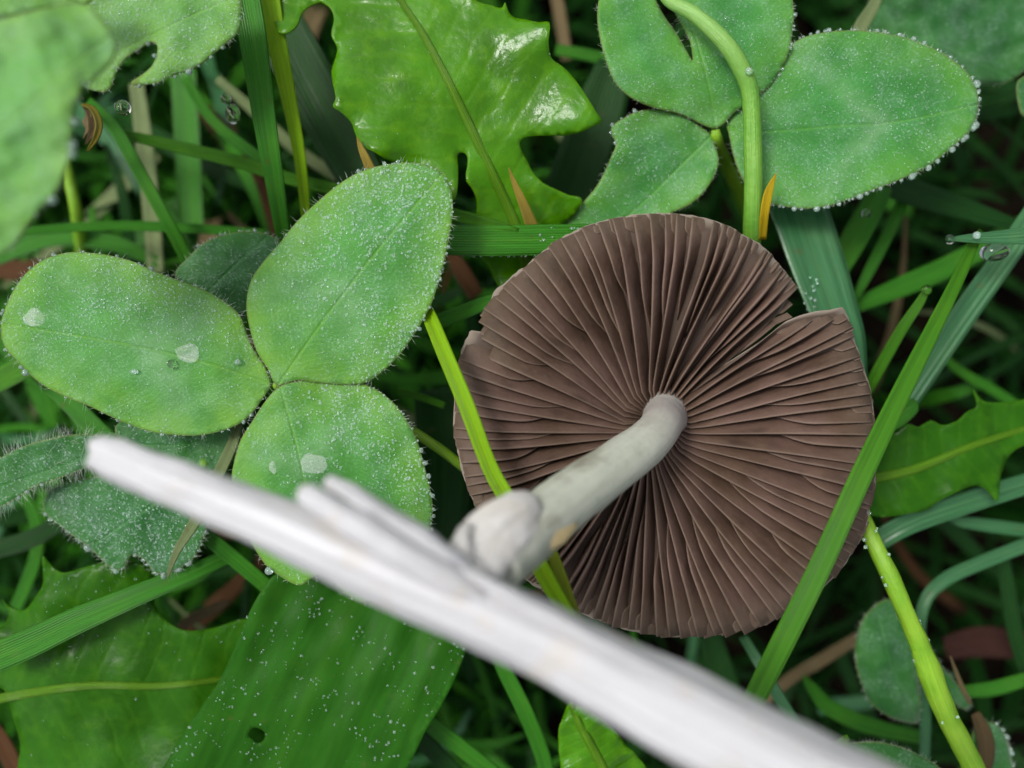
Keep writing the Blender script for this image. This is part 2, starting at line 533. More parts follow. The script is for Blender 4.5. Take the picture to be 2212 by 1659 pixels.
def blade(path, mat, label, name='grass_blade', cat='grass blade', group='traced blades', keel=.18, roll=0.0, curl=0.0, thick=.014, parent=None):
    vs, fs, U, V = blade_geo(path, 26, keel, roll, 7, curl)
    o = mesh_obj(name, vs, fs, M[mat], parent, attrs=dict(lu=U, lv=V))
    md = o.modifiers.new("thickness", 'SOLIDIFY'); md.thickness = thick * .01; md.offset = 0
    if not parent: tag(o, label, cat, group)
    return o

def tube_geo(path, ring=14, sub=8, wob=0.0, seed=0, squash=1.0, shape=None, cap=True):
    p = catmull(path, sub)
    co = np.array([P(a[0], a[1], a[2]) for a in p])
    tg = np.gradient(co, axis=0)
    vs, fs, U, V = [], [], [], []
    m = len(p)
    for i in range(m):
        tv = Vector(tg[i]).normalized()
        sd = tv.cross(Vector((0, 0, 1)))
        if sd.length < 1e-4: sd = Vector((1, 0, 0))
        sd.normalize(); up = sd.cross(tv).normalized()
        hw = max(p[i][3], .5) * kz(p[i][2]) * .005
        for j in range(ring):
            a = 2 * math.pi * j / ring
            r = hw * (1 + wob * noise.noise(Vector((i * .35 + seed, math.cos(a) * 1.5, math.sin(a) * 1.5))))
            if shape: r *= shape(i / (m - 1), a)
            vs.append(Vector(co[i]) + sd * (math.cos(a) * r) + up * (math.sin(a) * r * squash))
            U.append(i / (m - 1)); V.append(abs(j / ring * 2 - 1))
    for i in range(m - 1):
        for j in range(ring):
            a, b = i * ring + j, i * ring + (j + 1) % ring
            fs.append((a, b, b + ring, a + ring))
    if cap:
        for e, off in ((0, 0), (m - 1, (m - 1) * ring)):
            c = len(vs); vs.append(Vector(co[e])); U.append(0 if e == 0 else 1); V.append(.5)
            for j in range(ring):
                a, b = off + j, off + (j + 1) % ring
                fs.append((a, c, b) if e == 0 else (a, b, c))
    return vs, fs, U, V

def tube(name, path, mat, parent=None, **kw):
    vs, fs, U, V = tube_geo(path, **kw)
    return mesh_obj(name, vs, fs, M[mat], parent, attrs=dict(lu=U, lv=V))

# ------------------------------------------------------------------ dew, drops, hairs
def ico(sub):
    bm = bmesh.new(); bmesh.ops.create_icosphere(bm, subdivisions=sub, radius=1)
    v = np.array([q.co[:] for q in bm.verts]); f = np.array([[q.index for q in r.verts] for r in bm.faces]); bm.free()
    return v, f
ICO1, ICO2, ICO3 = ico(1), ico(2), ico(3)

def bead_mesh(name, centres, radii, label, mat='dew', flat=.75, base=ICO2, stretch=None, parent=None):
    v, f = base
    n = len(centres)
    c = np.asarray(centres); r = np.asarray(radii)
    sc = np.ones((n, 1, 3)); sc[:, :, 2] = flat
    if stretch is not None: sc[:, 0, 0] = stretch[0]; sc[:, 0, 1] = stretch[1]
    V = (v[None] * sc * r[:, None, None] + c[:, None]).reshape(-1, 3)
    F = (f[None] + (np.arange(n) * len(v))[:, None, None]).reshape(-1, 3)
    o = mesh_obj(name, V.tolist(), F.tolist(), M[mat], parent)
    if parent: o['kind'] = 'stuff'
    else: tag(o, label, 'dew', kind='stuff')
    return o

def sine_dens(seed, f=.03, lo=.1, hi=1.0):
    r = np.random.default_rng(seed); p = r.uniform(0, 6.28, 4)
    def d(q):
        x, y = q[:, 0], q[:, 1]
        s = np.sin(f * x + p[0]) * np.sin(f * y + p[1]) + .6 * np.sin(f * 2.3 * x - f * y + p[2]) * np.sin(f * 1.9 * y + f * x + p[3])
        return np.clip(lo + (hi - lo) * (s * .6 + .5), 0, 1)
    return d

def dew_on(leaf, n, label, rmin=.9, rmax=2.9, dens=None, name='dew', flat=.8):
    q, z = leaf.sample(n, dens)
    r = leaf.rng.uniform(0, 1, len(q)) ** 1.7 * (rmax - rmin) + rmin
    ctr = [P(q[i, 0], q[i, 1], z[i] + r[i] * kz(z[i]) * .55) for i in range(len(q))]
    rad = [r[i] * kz(z[i]) * .01 for i in range(len(q))]
    st = (leaf.rng.uniform(.75, 1.35, len(q)), leaf.rng.uniform(.75, 1.45, len(q)))
    return bead_mesh(name, ctr, rad, label, flat=flat, base=ICO2 if rmax > 2.8 else ICO1, stretch=st)

DROP = bpy.data.meshes.new('water_drop')
DROP.from_pydata(ICO3[0].tolist(), [], ICO3[1].tolist()); DROP.materials.append(M['water'])
DROP.polygons.foreach_set('use_smooth', [True] * len(DROP.polygons))
SMALL = DROP.copy(); SMALL.name = 'small_drop'; SMALL.materials[0] = M['drop_glint']
def drop(x, y, z, rpx, label, group, sc=(1, 1, .9), rz=0):
    o = bpy.data.objects.new('water_drop', DROP if rpx > 9.5 else SMALL); COL.objects.link(o)
    o.location = P(x, y, z); r = rpx * kz(z) * .01
    o.scale = (r * sc[0], r * sc[1], r * sc[2]); o.rotation_euler.z = rz
    return tag(o, label, 'water drop', group)

def edge_pts(leaf, a, b):
    m = len(leaf.out); i0, i1 = int(a * m), int(b * m)
    idx = [i % m for i in range(i0, i1)]
    return idx

def rim_normals(leaf):
    o = leaf.out
    t = np.roll(o, -1, 0) - np.roll(o, 1, 0)
    t /= np.hypot(*t.T)[:, None] + 1e-9
    nrm = np.stack([t[:, 1], -t[:, 0]], 1)
    if inside(o, o + nrm * 3).mean() > .5: nrm = -nrm
    return nrm

def rim_drops(leaf, sel, n, label, group, rmin=2.5, rmax=6, out=.5, seed=0):
    "countable drops strung along the stretch of rim where sel(x, y) holds"
    r = random.Random(seed)
    nm = rim_normals(leaf)
    idx = [i for i in range(len(leaf.out)) if sel(*leaf.out[i]) and -20 < leaf.out[i][0] < 2230 and -20 < leaf.out[i][1] < 1680]
    if not idx: return
    for k in range(n):
        if r.random() < .2: continue
        i = idx[min(len(idx) - 1, int((k + r.uniform(.1, .9)) / n * len(idx)))]
        rad = rmin + (rmax - rmin) * r.random() ** 1.8
        p = leaf.out[i] + nm[i] * rad * out
        z = float(leaf.z(leaf.out[i:i + 1])[0])
        drop(p[0], p[1], z - .005, rad, label, group, (1, r.uniform(.85, 1.2), 1), r.uniform(0, 3))

def hairs(leaf, n_, lmin=9, lmax=26, seed=0, sel=None, surface=0, rad=.0012, swirl=.6):
    r = random.Random(seed + 3); n = int(n_ * .42); surface = surface // 3
    nm = rim_normals(leaf)
    vs, fs = [], []
    roots = []
    idx = [i for i in range(len(leaf.out)) if (sel is None or sel(*leaf.out[i]))]
    if idx:
        for k in range(n):
            i = r.choice(idx)
            t = np.array([-nm[i][1], nm[i][0]])
            d = nm[i] + t * r.gauss(.25, swirl)
            roots.append((leaf.out[i] + t * r.uniform(-4, 4) - nm[i] * r.uniform(0, 3), d, r.uniform(-.25, .5)))
    if surface:
        q, _ = leaf.sample(surface)
        for p in q: roots.append((p, np.array([r.gauss(0, 1), r.gauss(0, 1)]) + np.array([.4, -.5]), r.uniform(.25, .7)))
    if not roots: return
    zs = leaf.z(np.array([p[0] for p in roots]))
    for (p, d, up), z in zip(roots, zs):
        L = r.uniform(lmin, lmax)
        d = d / (np.hypot(*d) + 1e-6)
        bend = np.array([-d[1], d[0]]) * r.gauss(0, .25)
        k = kz(z)
        pts = []
        for s in (0, .5, 1):
            pp = p + (d * s + bend * s * s) * L
            pts.append(Vector(P(pp[0], pp[1], z + up * L * k * s)))
        ax = (pts[2] - pts[0]).normalized()
        a = ax.orthogonal().normalized(); b = ax.cross(a)
        base = len(vs)
        for s, rr in ((0, rad), (1, rad * .7)):
            for q in range(3):
                an = q * 2.094
                vs.append(pts[s] + (a * math.cos(an) + b * math.sin(an)) * rr * .01)
        vs.append(pts[2])
        for q in range(3):
            q2 = (q + 1) % 3
            fs.append((base + q, base + q2, base + 3 + q2, base + 3 + q))
            fs.append((base + 3 + q, base + 3 + q2, base + 6))
    o = mesh_obj('hairs', vs, fs, M['hair'], leaf.obj)
    o['kind'] = 'stuff'
    return o

def chevron(c=.5, slope=.35, wd=.10, hw=.9):
    def f(u, v, q):
        d = np.abs(u - (c - slope * np.abs(v) / hw))
        return np.clip(1 - d / wd, 0, 1) * np.clip(1.15 - np.abs(v) / hw, 0, 1)
    return f
def no_mark(u, v, q): return np.zeros(len(u))

# ------------------------------------------------------------------ mushroom
mush = empty('mushroom', 'upturned brown-gilled mushroom with its white stem snapped and split', 'mushroom')
CX, CY = 1438, 912
POL = [(-180, 452), (-169.7, 447), (-154.6, 443), (-136.8, 453), (-122.3, 449), (-108, 452), (-95, 462), (-82.6, 472), (-70.6, 486), (-58.5, 500), (-47, 503), (-36.9, 502), (-27.6, 496),
       (-19.4, 480), (-3.8, 458), (9, 446), (21.3, 440), (28, 445), (31.8, 450), (33, 449), (34.5, 420), (36.3, 397), (38.5, 362), (40.2, 328), (40.8, 190), (41.3, 190), (41.8, 328), (42.6, 360), (44.2, 395), (45.4, 417), (47.5, 421), (56.7, 434), (69.1, 446), (80, 452),
       (90, 453), (101.3, 453), (114.3, 456), (131, 448), (142.5, 458), (145.8, 452), (149.3, 425), (151.6, 392), (152.6, 389), (153.3, 430), (154.6, 459), (160, 462), (168.6, 454), (180, 452)]
def Rm(th):
    d = (math.degrees(th) + 180) % 360 - 180
    r = 1.02 * float(np.interp(d, [p[0] for p in POL], [p[1] for p in POL]))
    return r + 3.0 * noise.noise(Vector((math.cos(th) * 9, math.sin(th) * 9, 0))) + 2.4 * noise.noise(Vector((math.cos(th) * 34, math.sin(th) * 34, 3)))
def ze(rn, th):          # height of the gill edges, cm; the split at 41 degrees parts two planes
    d = (math.degrees(th) + 180) % 360 - 180
    step = .15 * math.exp((d - 41) / 24) if d < 41 else -.16 * math.exp(-(d - 41) / 13)
    return -.36 + .36 * min(1, rn * 1.25) ** .9 - .10 * max(0, rn - .78) / .22 + .04 * math.sin(th * 2 + 1) * rn + step * min(1, rn * 1.6) ** 1.5
def dep(rn):             # gill depth, cm: nearly even, so that the edges run straight
    a = min(1, max(0, rn) / .16); b = min(1, max(0, 1 - rn) / .3)
    return .03 + .19 * a * a * (3 - 2 * a) * (.1 + .9 * b * b * (3 - 2 * b))
def pol(rpx, th, z):
    k = kz(0)
    return Vector(((CX - 1106 + rpx * math.cos(th)) * k * .01, (829.5 - CY + rpx * math.sin(th)) * k * .01, z * .01))
# cap flesh
NT_, NR = 720, 14
vs, fs, GR = [], [], []
for side in (0, 1):
    for i in range(NT_):
        th = 2 * math.pi * i / NT_
        for j in range(NR + 1):
            rn = j / NR
            zt = ze(rn, th) - dep(rn) - .01
            z = zt if side == 0 else zt - (.16 * (1 - rn ** 3) + .012)
            vs.append(pol(Rm(th) * rn, th, z)); GR.append(rn)
def vid(s, i, j): return s * NT_ * (NR + 1) + (i % NT_) * (NR + 1) + j
for i in range(NT_):
    for j in range(NR):
        fs.append((vid(0, i, j), vid(0, i, j + 1), vid(0, i + 1, j + 1), vid(0, i + 1, j)))
        fs.append((vid(1, i, j), vid(1, i + 1, j), vid(1, i + 1, j + 1), vid(1, i, j + 1)))
    fs.append((vid(0, i, NR), vid(1, i, NR), vid(1, i + 1, NR), vid(0, i + 1, NR)))
cap = mesh_obj('cap', vs, fs, M['cap'], mush, attrs=dict(gr=GR))
cap['label'] = 'brown cap seen from below with two splits in its rim'

# gills: they hang towards the lower left, so each shows a broad face
DX, DY = -.62, -.78
def gill(th0, r0, depth_k, seed, jag=0.0):
    rg = random.Random(seed)
    NP = 13
    Rt = Rm(th0) * rg.uniform(.985, 1.0)
    w1, w2, w3 = rg.uniform(-1, 1), rg.uniform(-1, 1), rg.uniform(0, 6.28)
    sh = rg.uniform(.94, 1.06)
    vs, fs, GH, GRa, GS = [], [], [], [], []
    PR = ((-.62, 0.0), (-.5, .45), (-.42, .8), (-.28, .97), (.0, 1.0), (.28, .96), (.42, .8), (.5, .45), (.62, 0.0))
    for i in range(NP):
        s = i / (NP - 1)
        rp = r0 + (Rt - r0) * s
        rn = rp / max(Rt, 1)
        th = th0 + .03 * math.sin(rn * 2.6 + th0 * 2) + .005 * w1 * math.sin(rn * 3 + w3) + .0012 * w2 * math.sin(rn * 9 + w3)
        endf = min(1, s / .45) if r0 > 60 else 1
        endf = math.sin(endf * math.pi / 2)
        groove = math.exp(-((math.degrees(th) - 40.5) / 4.5) ** 2) * min(1, rn * 2)
        d = dep(rn) * depth_k * endf * sh * (1 - .35 * groove)
        zb = ze(rn, th) - dep(rn) - .02 - .03 * groove
        lean = .85 * (DX * -math.sin(th) + DY * math.cos(th))
        thick = (.062 + .010 * math.sin(rn * 9 + w3)) * (.6 + .55 * rn) * (1 if rn < .93 else .7) * (.35 + .65 * endf)
        c0 = pol(rp, th, 0)
        tv = Vector((-math.sin(th), math.cos(th), 0))
        for a, h in PR:
            hh = h + (.03 * noise.noise(Vector((s * 9, seed * 3.3, 0))) if h > .9 else 0)
            off = a * thick * (1 - .35 * h) + lean * .21 * min(1, rn / .16) * endf * (h ** 1.25) + .006 * w1 * h * math.sin(rn * 4 + w3) * endf
            vs.append(Vector((c0.x, c0.y, 0)) + tv * off * .01 + Vector((0, 0, (zb + d * hh * (1 - .12 * abs(lean))) * .01)))
            GH.append(h); GRa.append(rn); GS.append(seed * .37)
    m = len(PR)
    for i in range(NP - 1):
        for j in range(m - 1):
            a = i * m + j
            fs.append((a, a + m, a + m + 1, a + 1))
    fs.append(tuple(range(m))); fs.append(tuple((NP - 1) * m + j for j in range(m - 1, -1, -1)))
    mesh_obj('gill', vs, fs, M['gill'], cap, attrs=dict(gh=GH, gr=GRa, gs=GS))
NG = 47
sd = 0
for i in range(NG):
    th = 2 * math.pi * (i + rnd.uniform(-.16, .16)) / NG
    gill(th, 34, 1.0, sd); sd += 1
    th2 = 2 * math.pi * (i + .5 + rnd.uniform(-.1, .1)) / NG
    Rr = Rm(th2)
    gill(th2, Rr * rnd.uniform(.26, .62), .92, sd); sd += 1
    for q in (.25, .75):
        th3 = 2 * math.pi * (i + q + rnd.uniform(-.06, .06)) / NG
        Rr = Rm(th3)
        gill(th3, Rr * rnd.uniform(.86, .94), .5, sd); sd += 1

# upper stem still fixed to the cap
def fl(u, a): return 1 + .10 * math.exp(-u * 14) + .03 * math.sin(3 * a + 4 * u)
st = tube('stem', [(1436, 894, -.55, 108), (1434, 899, -.40, 98), (1432, 906, -.24, 90), (1426, 922, -.04, 88), (1404, 950, .16, 94), (1350, 994, .42, 106), (1280, 1044, .74, 116), (1215, 1092, 1.02, 124), (1160, 1136, 1.26, 132), (1100, 1188, 1.52, 138), (1062, 1225, 1.68, 140)],
          'stem', mush, ring=26, sub=6, wob=.05, seed=2, shape=fl)
st['label'] = 'short grey-green stem rising from the gills'
def torn(u, a):      # uneven sheath: open ragged lip at the start, ridged sides
    r = 1 + .10 * math.sin(2 * a + 1.0 + 3 * u) + .06 * math.sin(5 * a + 5 * u) + .035 * math.sin(11 * a + 3 * u)
    return r
s2 = tube('torn_sheath', [(1156, 1096, 1.36, 40), (1146, 1102, 1.42, 78), (1128, 1114, 1.49, 100), (1100, 1136, 1.59, 116), (1066, 1168, 1.69, 128), (1038, 1204, 1.78, 134), (1018, 1244, 1.86, 144), (1004, 1272, 1.94, 124), (1000, 1294, 2.0, 84)], 'stem_torn', mush, ring=34, sub=5, wob=.06, seed=9, shape=torn, squash=.8, cap=True)
s2['label'] = 'white torn end of the short stem'
tube('torn_flap', [(1128, 1188, 1.72, 10), (1100, 1200, 1.78, 30), (1070, 1226, 1.86, 44), (1050, 1256, 1.92, 40), (1046, 1290, 1.96, 16)], 'stem_torn', mush, ring=12, sub=5, wob=.35, seed=22, squash=.6)
tube('torn_flap', [(1012, 1130, 1.84, 12), (1000, 1158, 1.92, 34), (996, 1190, 1.98, 48), (1004, 1226, 2.02, 40), (1020, 1260, 2.06, 14)], 'stem_torn', mush, ring=12, sub=5, wob=.35, seed=23, squash=.5)
tube('torn_flap', [(985, 1190, 1.98, 20), (1000, 1215, 2.04, 44), (1030, 1236, 2.08, 40), (1062, 1246, 2.08, 14)], 'stem_torn', mush, ring=12, sub=5, wob=.3, seed=15, squash=.5)
s3 = tube('stained_patch', [(1150, 1166, 1.53, 40), (1178, 1154, 1.47, 76), (1206, 1146, 1.39, 66), (1246, 1126, 1.24, 16)], 'stem_stain', mush, ring=16, sub=5, wob=.2, seed=4, squash=.3)
s3['label'] = 'yellowish patch beside the break'
def rag(u, a): return (1 + .04 * math.sin(3 * a + 5 * u) + .03 * math.sin(7 * a + 3 * u) + .02 * math.sin(13 * a + 2 * u)) * (1 if u > .05 else .93 + .35 * math.sin(3 * a + 1.2) * (1 - u / .05))
s4 = tube('split_stem', [(206, 972, 1.86, 62), (232, 983, 1.88, 84), (330, 1024, 1.92, 98), (455, 1074, 1.96, 108), (668, 1162, 2.02, 126), (920, 1272, 2.1, 142), (1172, 1384, 2.18, 158), (1409, 1512, 2.3, 184), (1700, 1662, 2.42, 198), (1960, 1790, 2.5, 206), (2300, 1960, 2.5, 210)],
          'stem_white', mush, ring=48, sub=7, wob=.10, seed=5, shape=rag, squash=.85)
s4['label'] = 'long white split stem lying across the picture'
tube('split_strand', [(645, 1060, 2.2, 26), (664, 1070, 2.2, 48), (740, 1118, 2.24, 66), (840, 1180, 2.26, 74), (950, 1244, 2.26, 70), (1060, 1308, 2.22, 44), (1150, 1362, 2.16, 20)], 'stem_white', mush, ring=16, sub=6, wob=.2, seed=6)
tube('split_strand', [(706, 1038, 2.0, 24), (726, 1052, 2.02, 44), (796, 1104, 2.08, 66), (876, 1158, 2.12, 78), (960, 1216, 2.14, 80), (1030, 1262, 2.1, 50)], 'stem_white', mush, ring=16, sub=6, wob=.2, seed=8)
tube('split_strand', [(990, 1222, 2.2, 20), (1060, 1266, 2.28, 30), (1160, 1318, 2.34, 30), (1300, 1392, 2.42, 28), (1480, 1482, 2.5, 26), (1700, 1594, 2.6, 26), (1980, 1734, 2.6, 26)], 'stem_white', mush, ring=12, sub=6, wob=.25, seed=12)

# ------------------------------------------------------------------ clover, left (sharp)
cl = empty('clover_leaf', 'sharp three-part clover leaf with dew left of the mushroom', 'clover leaf', 'clover leaves')
A = Leaf('leaflet', [(598, 832), (580, 800), (555, 760), (540, 712), (532, 662), (540, 612), (565, 570), (600, 530), (640, 480), (690, 432), (740, 392), (790, 366), (850, 353), (900, 352), (945, 366), (972, 400), (978, 450), (972, 505), (962, 555),
                     (950, 602), (934, 650), (915, 690), (890, 730), (860, 770), (830, 800), (790, 827), (740, 831), (680, 826), (640, 822)],
         [(603, 828, .02), (700, 690, .10), (800, 560, .16), (900, 440, .16), (955, 375, .10)], M['clover'], cl, 9, fold=-.06, amp=.022, freq=.017, seed=1, mark=chevron(.42, .2, .12, .8))
B = Leaf('leaflet', R4([(1222, 745), (1195, 665), (1140, 580), (1105, 490), (1075, 425), (1000, 362), (900, 308), (800, 272), (700, 235), (600, 190), (500, 163), (400, 150), (300, 150), (200, 180), (130, 230), (80, 290), (45, 350), (10, 440), (5, 520), (30, 590),
                        (70, 630), (130, 695), (200, 752), (300, 803), (400, 842), (500, 890), (600, 932), (700, 962), (800, 974), (900, 974), (1000, 955), (1080, 922), (1130, 880), (1170, 830), (1205, 780)]),
         [(590, 832, .0), (430, 780, .03), (250, 740, .0), (10, 700, -.12)], M['clover'], cl, 9, fold=-.05, amp=.022, freq=.017, seed=2, mark=chevron(.45, .22, .13, .8))
C_ = Leaf('leaflet', [(602, 836), (572, 868), (546, 908), (520, 950), (505, 1000), (500, 1040), (508, 1082), (525, 1130), (545, 1176), (575, 1222), (608, 1247), (646, 1265), (670, 1251), (692, 1240), (716, 1252), (745, 1280), (775, 1301), (814, 1290), (860, 1262), (900, 1218), (926, 1160),
                      (935, 1100), (928, 1050), (915, 1000), (900, 950), (880, 910), (850, 870), (810, 840), (760, 823), (700, 819), (645, 823)],
          [(606, 836, .02), (640, 960, .06), (670, 1100, .02), (695, 1240, -.12)], M['clover'], cl, 9, fold=-.05, amp=.025, freq=.017, seed=3, mark=chevron(.42, .2, .1, .8))
tube('petiole', [(598, 832, -.02, 16), (600, 838, -.25, 24), (640, 900, -1.0, 26), (700, 1000, -2.4, 28), (740, 1040, -4.5, 30)], 'petiole_y', cl, ring=10, sub=5)
for l_, s_ in ((A, 1), (B, 2), (C_, 3)):
    hairs(l_, 300, 8, 22, s_, surface=40)
dA = sine_dens(3, .016, .15, 1)
bead_l = 'fine white dew on the sharp left clover leaf, '
dew_on(A, 2600, bead_l + 'upper leaflet', dens=lambda q: dA(q) * np.clip((q[:, 0] - 560) / 240 + (560 - q[:, 1]) / 400, .08, 1))
dew_on(B, 2100, bead_l + 'left leaflet', rmax=2.4, dens=lambda q: sine_dens(5, .02, .1, 1)(q) * np.clip((760 - q[:, 1]) / 120 + .25, .08, 1))
dew_on(C_, 2100, bead_l + 'lower leaflet', dens=lambda q: sine_dens(8, .02, .25, 1)(q) * np.clip((q[:, 0] - 600) / 160 + .12, .06, 1))
# films of water lying on the leaflets
def film(x, y, z, rx, ry, label, seed):
    pts = []
    for i in range(14):
        a = i / 14 * 6.283
        k = 1 + .22 * noise.noise(Vector((math.cos(a) * 1.4 + seed, math.sin(a) * 1.4, seed)))
        pts.append((x + rx * k * math.cos(a), y + ry * k * math.sin(a)))
    v, f = ICO3
    poly = np.array(pts)
    vs = []
    for p in v:
        a = math.atan2(p[1], p[0]); rr = math.hypot(p[0], p[1])
        k = 1 + .3 * noise.noise(Vector((math.cos(a) * 1.4 + seed, math.sin(a) * 1.4, seed)))
        zz = z + p[2] * .010 * (1 + .6 * noise.noise(Vector((p[0] * 3, p[1] * 3, seed))))
        vs.append(P(x + rx * k * p[0], y - ry * k * p[1], zz))
    o = mesh_obj('water_film', vs, f.tolist(), M['film'])
    tag(o, label, 'water drop', 'flat water films on the left clover')
zB = lambda x, y: float(B.z(np.array([[x, y]]))[0])
zC = lambda x, y: float(C_.z(np.array([[x, y]]))[0])
film(76, 685, zB(76, 685) + .01, 26, 19, 'flat whitish water patch near the far left end of the clover leaflet', 1.3)
film(407, 763, zB(407, 763) + .01, 28, 19, 'flat whitish water patch in the middle of the left clover leaflet', 4.1)
film(678, 1003, zC(678, 1003) + .01, 32, 22, 'flat whitish water patch on the lower clover leaflet above the white stem', 7.7)
film(590, 1010, zC(590, 1010) + .01, 9, 13, 'small whitish water patch left of the larger one on the lower clover leaflet', 2.7)
drop(371, 786, zB(371, 786) + .03, 10, 'round clear drop beside the flat patch on the left clover leaflet', 'drops on the left clover')
drop(514, 782, zB(514, 782) + .02, 7, 'small bright drop near the joint of the left clover leaflet', 'drops on the left clover')
drop(290, 803, zB(290, 803) + .02, 6, 'small drop near the lower middle of the left clover leaflet', 'drops on the left clover', (1.5, .8, .7))
gl = 'drops along the rims of the left clover'
rim_drops(B, lambda x, y: y < 640 and x < 480, 16, 'tiny clear drop on the upper rim of the left clover leaflet', gl, 2.5, 6, seed=1)
rim_drops(B, lambda x, y: x < 60 and y > 640, 10, 'tiny clear drop on the far left rim of the left clover leaflet', gl, 3, 8, seed=2)
rim_drops(B, lambda x, y: y > 850, 16, 'tiny clear drop on the lower rim of the left clover leaflet', gl, 2, 4.5, seed=3)
rim_drops(A, lambda x, y: y < 400 and x > 720, 9, 'tiny clear drop on the top rim of the upper clover leaflet', gl, 2.5, 5.5, seed=4)
rim_drops(A, lambda x, y: x > 900 and y > 520, 10, 'tiny clear drop on the right rim of the upper clover leaflet', gl, 2, 5, seed=5)
rim_drops(C_, lambda x, y: x > 840 and y < 1180, 14, 'tiny clear drop on the right rim of the lower clover leaflet', gl, 2.5, 6, seed=6)
drop(581, 1233, -.1, 9, 'clear drop at the tip of the lower clover leaflet below the white stem', gl)

# ------------------------------------------------------------------ clover, upper right
c2 = empty('clover_leaf', 'three-part clover leaf with drop-beaded rim above the mushroom', 'clover leaf', 'clover leaves')
D = Leaf('leaflet', R3([(770, 605), (782, 655), (800, 740), (830, 830), (870, 900), (930, 960), (980, 985), (1050, 1000), (1150, 1010), (1250, 1000), (1350, 972), (1450, 932), (1550, 895), (1650, 855), (1750, 805), (1820, 752), (1890, 692), (1950, 635), (1985, 560),
                        (1990, 480), (1978, 420), (1940, 355), (1880, 300), (1800, 248), (1700, 203), (1600, 172), (1500, 155), (1400, 147), (1300, 150), (1200, 165), (1130, 187), (1060, 230), (980, 300), (900, 395), (830, 510), (790, 565)]),
         [p[:2] + (z,) for p, z in zip(R3([(770, 610), (930, 640), (1300, 612), (1600, 590), (1980, 510)]), (-.55, -.5, -.42, -.42, -.5))], M['clover_far'], c2, 10, fold=.07, amp=.02, freq=.016, seed=4, mark=chevron(.62, .42, .09, 1.0))
E = Leaf('leaflet', R3([(705, 622), (660, 606), (620, 588), (580, 568), (520, 545), (430, 525), (360, 500), (290, 460), (230, 400), (190, 310), (160, 200), (145, 100), (150, 0), (190, -110), (280, -180), (380, -190), (405, -120), (428, 0), (470, 80), (530, 165), (570, 235), (603, 292),
                        (606, 285), (592, 200), (550, 115), (512, 40), (505, -60), (520, -190), (640, -230), (820, -220), (980, -160), (1070, -70), (1095, 40), (1092, 130), (1075, 240), (1040, 330), (985, 410), (920, 465), (850, 515), (800, 552), (760, 598), (725, 618)]),
         [p[:2] + (z,) for p, z in zip(R3([(715, 615), (690, 450), (640, 250), (560, 0), (510, -200)]), (-.5, -.42, -.38, -.42, -.5))], M['clover_far'], c2, 10, fold=.05, amp=.03, freq=.016, seed=5, mark=no_mark)
F = Leaf('leaflet', R3([(690, 650), (640, 612), (590, 575), (520, 547), (430, 530), (340, 540), (280, 568), (222, 605), (210, 640), (234, 700), (210, 762), (180, 830), (140, 902), (60, 1002), (0, 1082), (-20, 1170), (180, 1200), (380, 1110), (500, 1032), (575, 998), (645, 945), (700, 872), (730, 795), (724, 735), (706, 690)]),
         [p[:2] + (z,) for p, z in zip(R3([(695, 660), (560, 790), (400, 950), (250, 1080), (120, 1190)]), (-.62, -.66, -.7, -.76, -.8))], M['clover_far'], c2, 10, fold=.32, amp=.03, freq=.018, seed=6, mark=no_mark)
tube('petiole', R3([(712, 618), ]) and [(1545, 280, -.55, 18), (1548, 300, -.62, 26), (1558, 330, -1.0, 28), (1600, 420, -2.6, 28), (1620, 470, -4.8, 30)], 'petiole_y', c2, ring=10, sub=5)
hairs(D, 420, 6, 16, 4, surface=150); hairs(E, 320, 6, 16, 5, surface=120); hairs(F, 260, 6, 16, 6, surface=120)
dl = 'fine dew on the upper right clover leaf, '
dew_on(D, 2200, dl + 'large oval leaflet', .6, 2.0, dens=sine_dens(11, .02, .35, 1))
dew_on(E, 900, dl + 'split leaflet', .7, 1.8, dens=sine_dens(12, .02, .1, 1))
dew_on(F, 700, dl + 'small lower leaflet', .8, 2.2, dens=sine_dens(13, .03, .1, 1))
g2 = 'drops along the rims of the upper right clover'
rim_drops(D, lambda x, y: x > 1960 and y > 80, 30, 'clear drop beading the outer end of the large oval clover leaflet', g2, 2.5, 8, seed=11)
rim_drops(D, lambda x, y: x <= 1960 and y < 110, 18, 'clear drop on the top rim of the large oval clover leaflet', g2, 2.5, 5.5, seed=12)
rim_drops(D, lambda x, y: 1660 < x <= 1960 and y > 300, 26, 'clear drop on the lower rim of the large oval clover leaflet', g2, 3, 6.5, seed=13)
rim_drops(E, lambda x, y: x > 1680 and y > 0, 9, 'clear drop on the right rim of the split clover leaflet', g2, 2.5, 5, seed=14)
rim_drops(F, lambda x, y: x < 1440 and y < 330, 7, 'clear drop on the outer rim of the small lower clover leaflet', g2, 2.5, 5.5, seed=15)
drop(1618, 154, .02, 9, 'bright drop on the pale arching stem over the clover', 'single drops at the upper right')

# pale stem arching over that clover
stem2 = R3([(440, -90), (490, 0), (600, 62), (690, 135), (775, 225), (840, 330), (880, 430), (892, 550), (896, 700), (900, 850), (897, 1000), (892, 1150), (885, 1300)])
zz = (-.3, -.2, -.12, -.06, -.04, -.06, -.1, -.14, -.18, -.22, -.30, -.5, -1.0); ww = (26, 28, 31, 34, 37, 38, 38, 38, 39, 39, 39, 39, 39)
o = tube('flower_stalk', [(a[0], a[1], z, w_) for a, z, w_ in zip(stem2, zz, ww)], 'stalk', ring=14, sub=5, wob=.05, seed=3)
tag(o, 'pale green round stalk arching over the upper right clover', 'stalk')

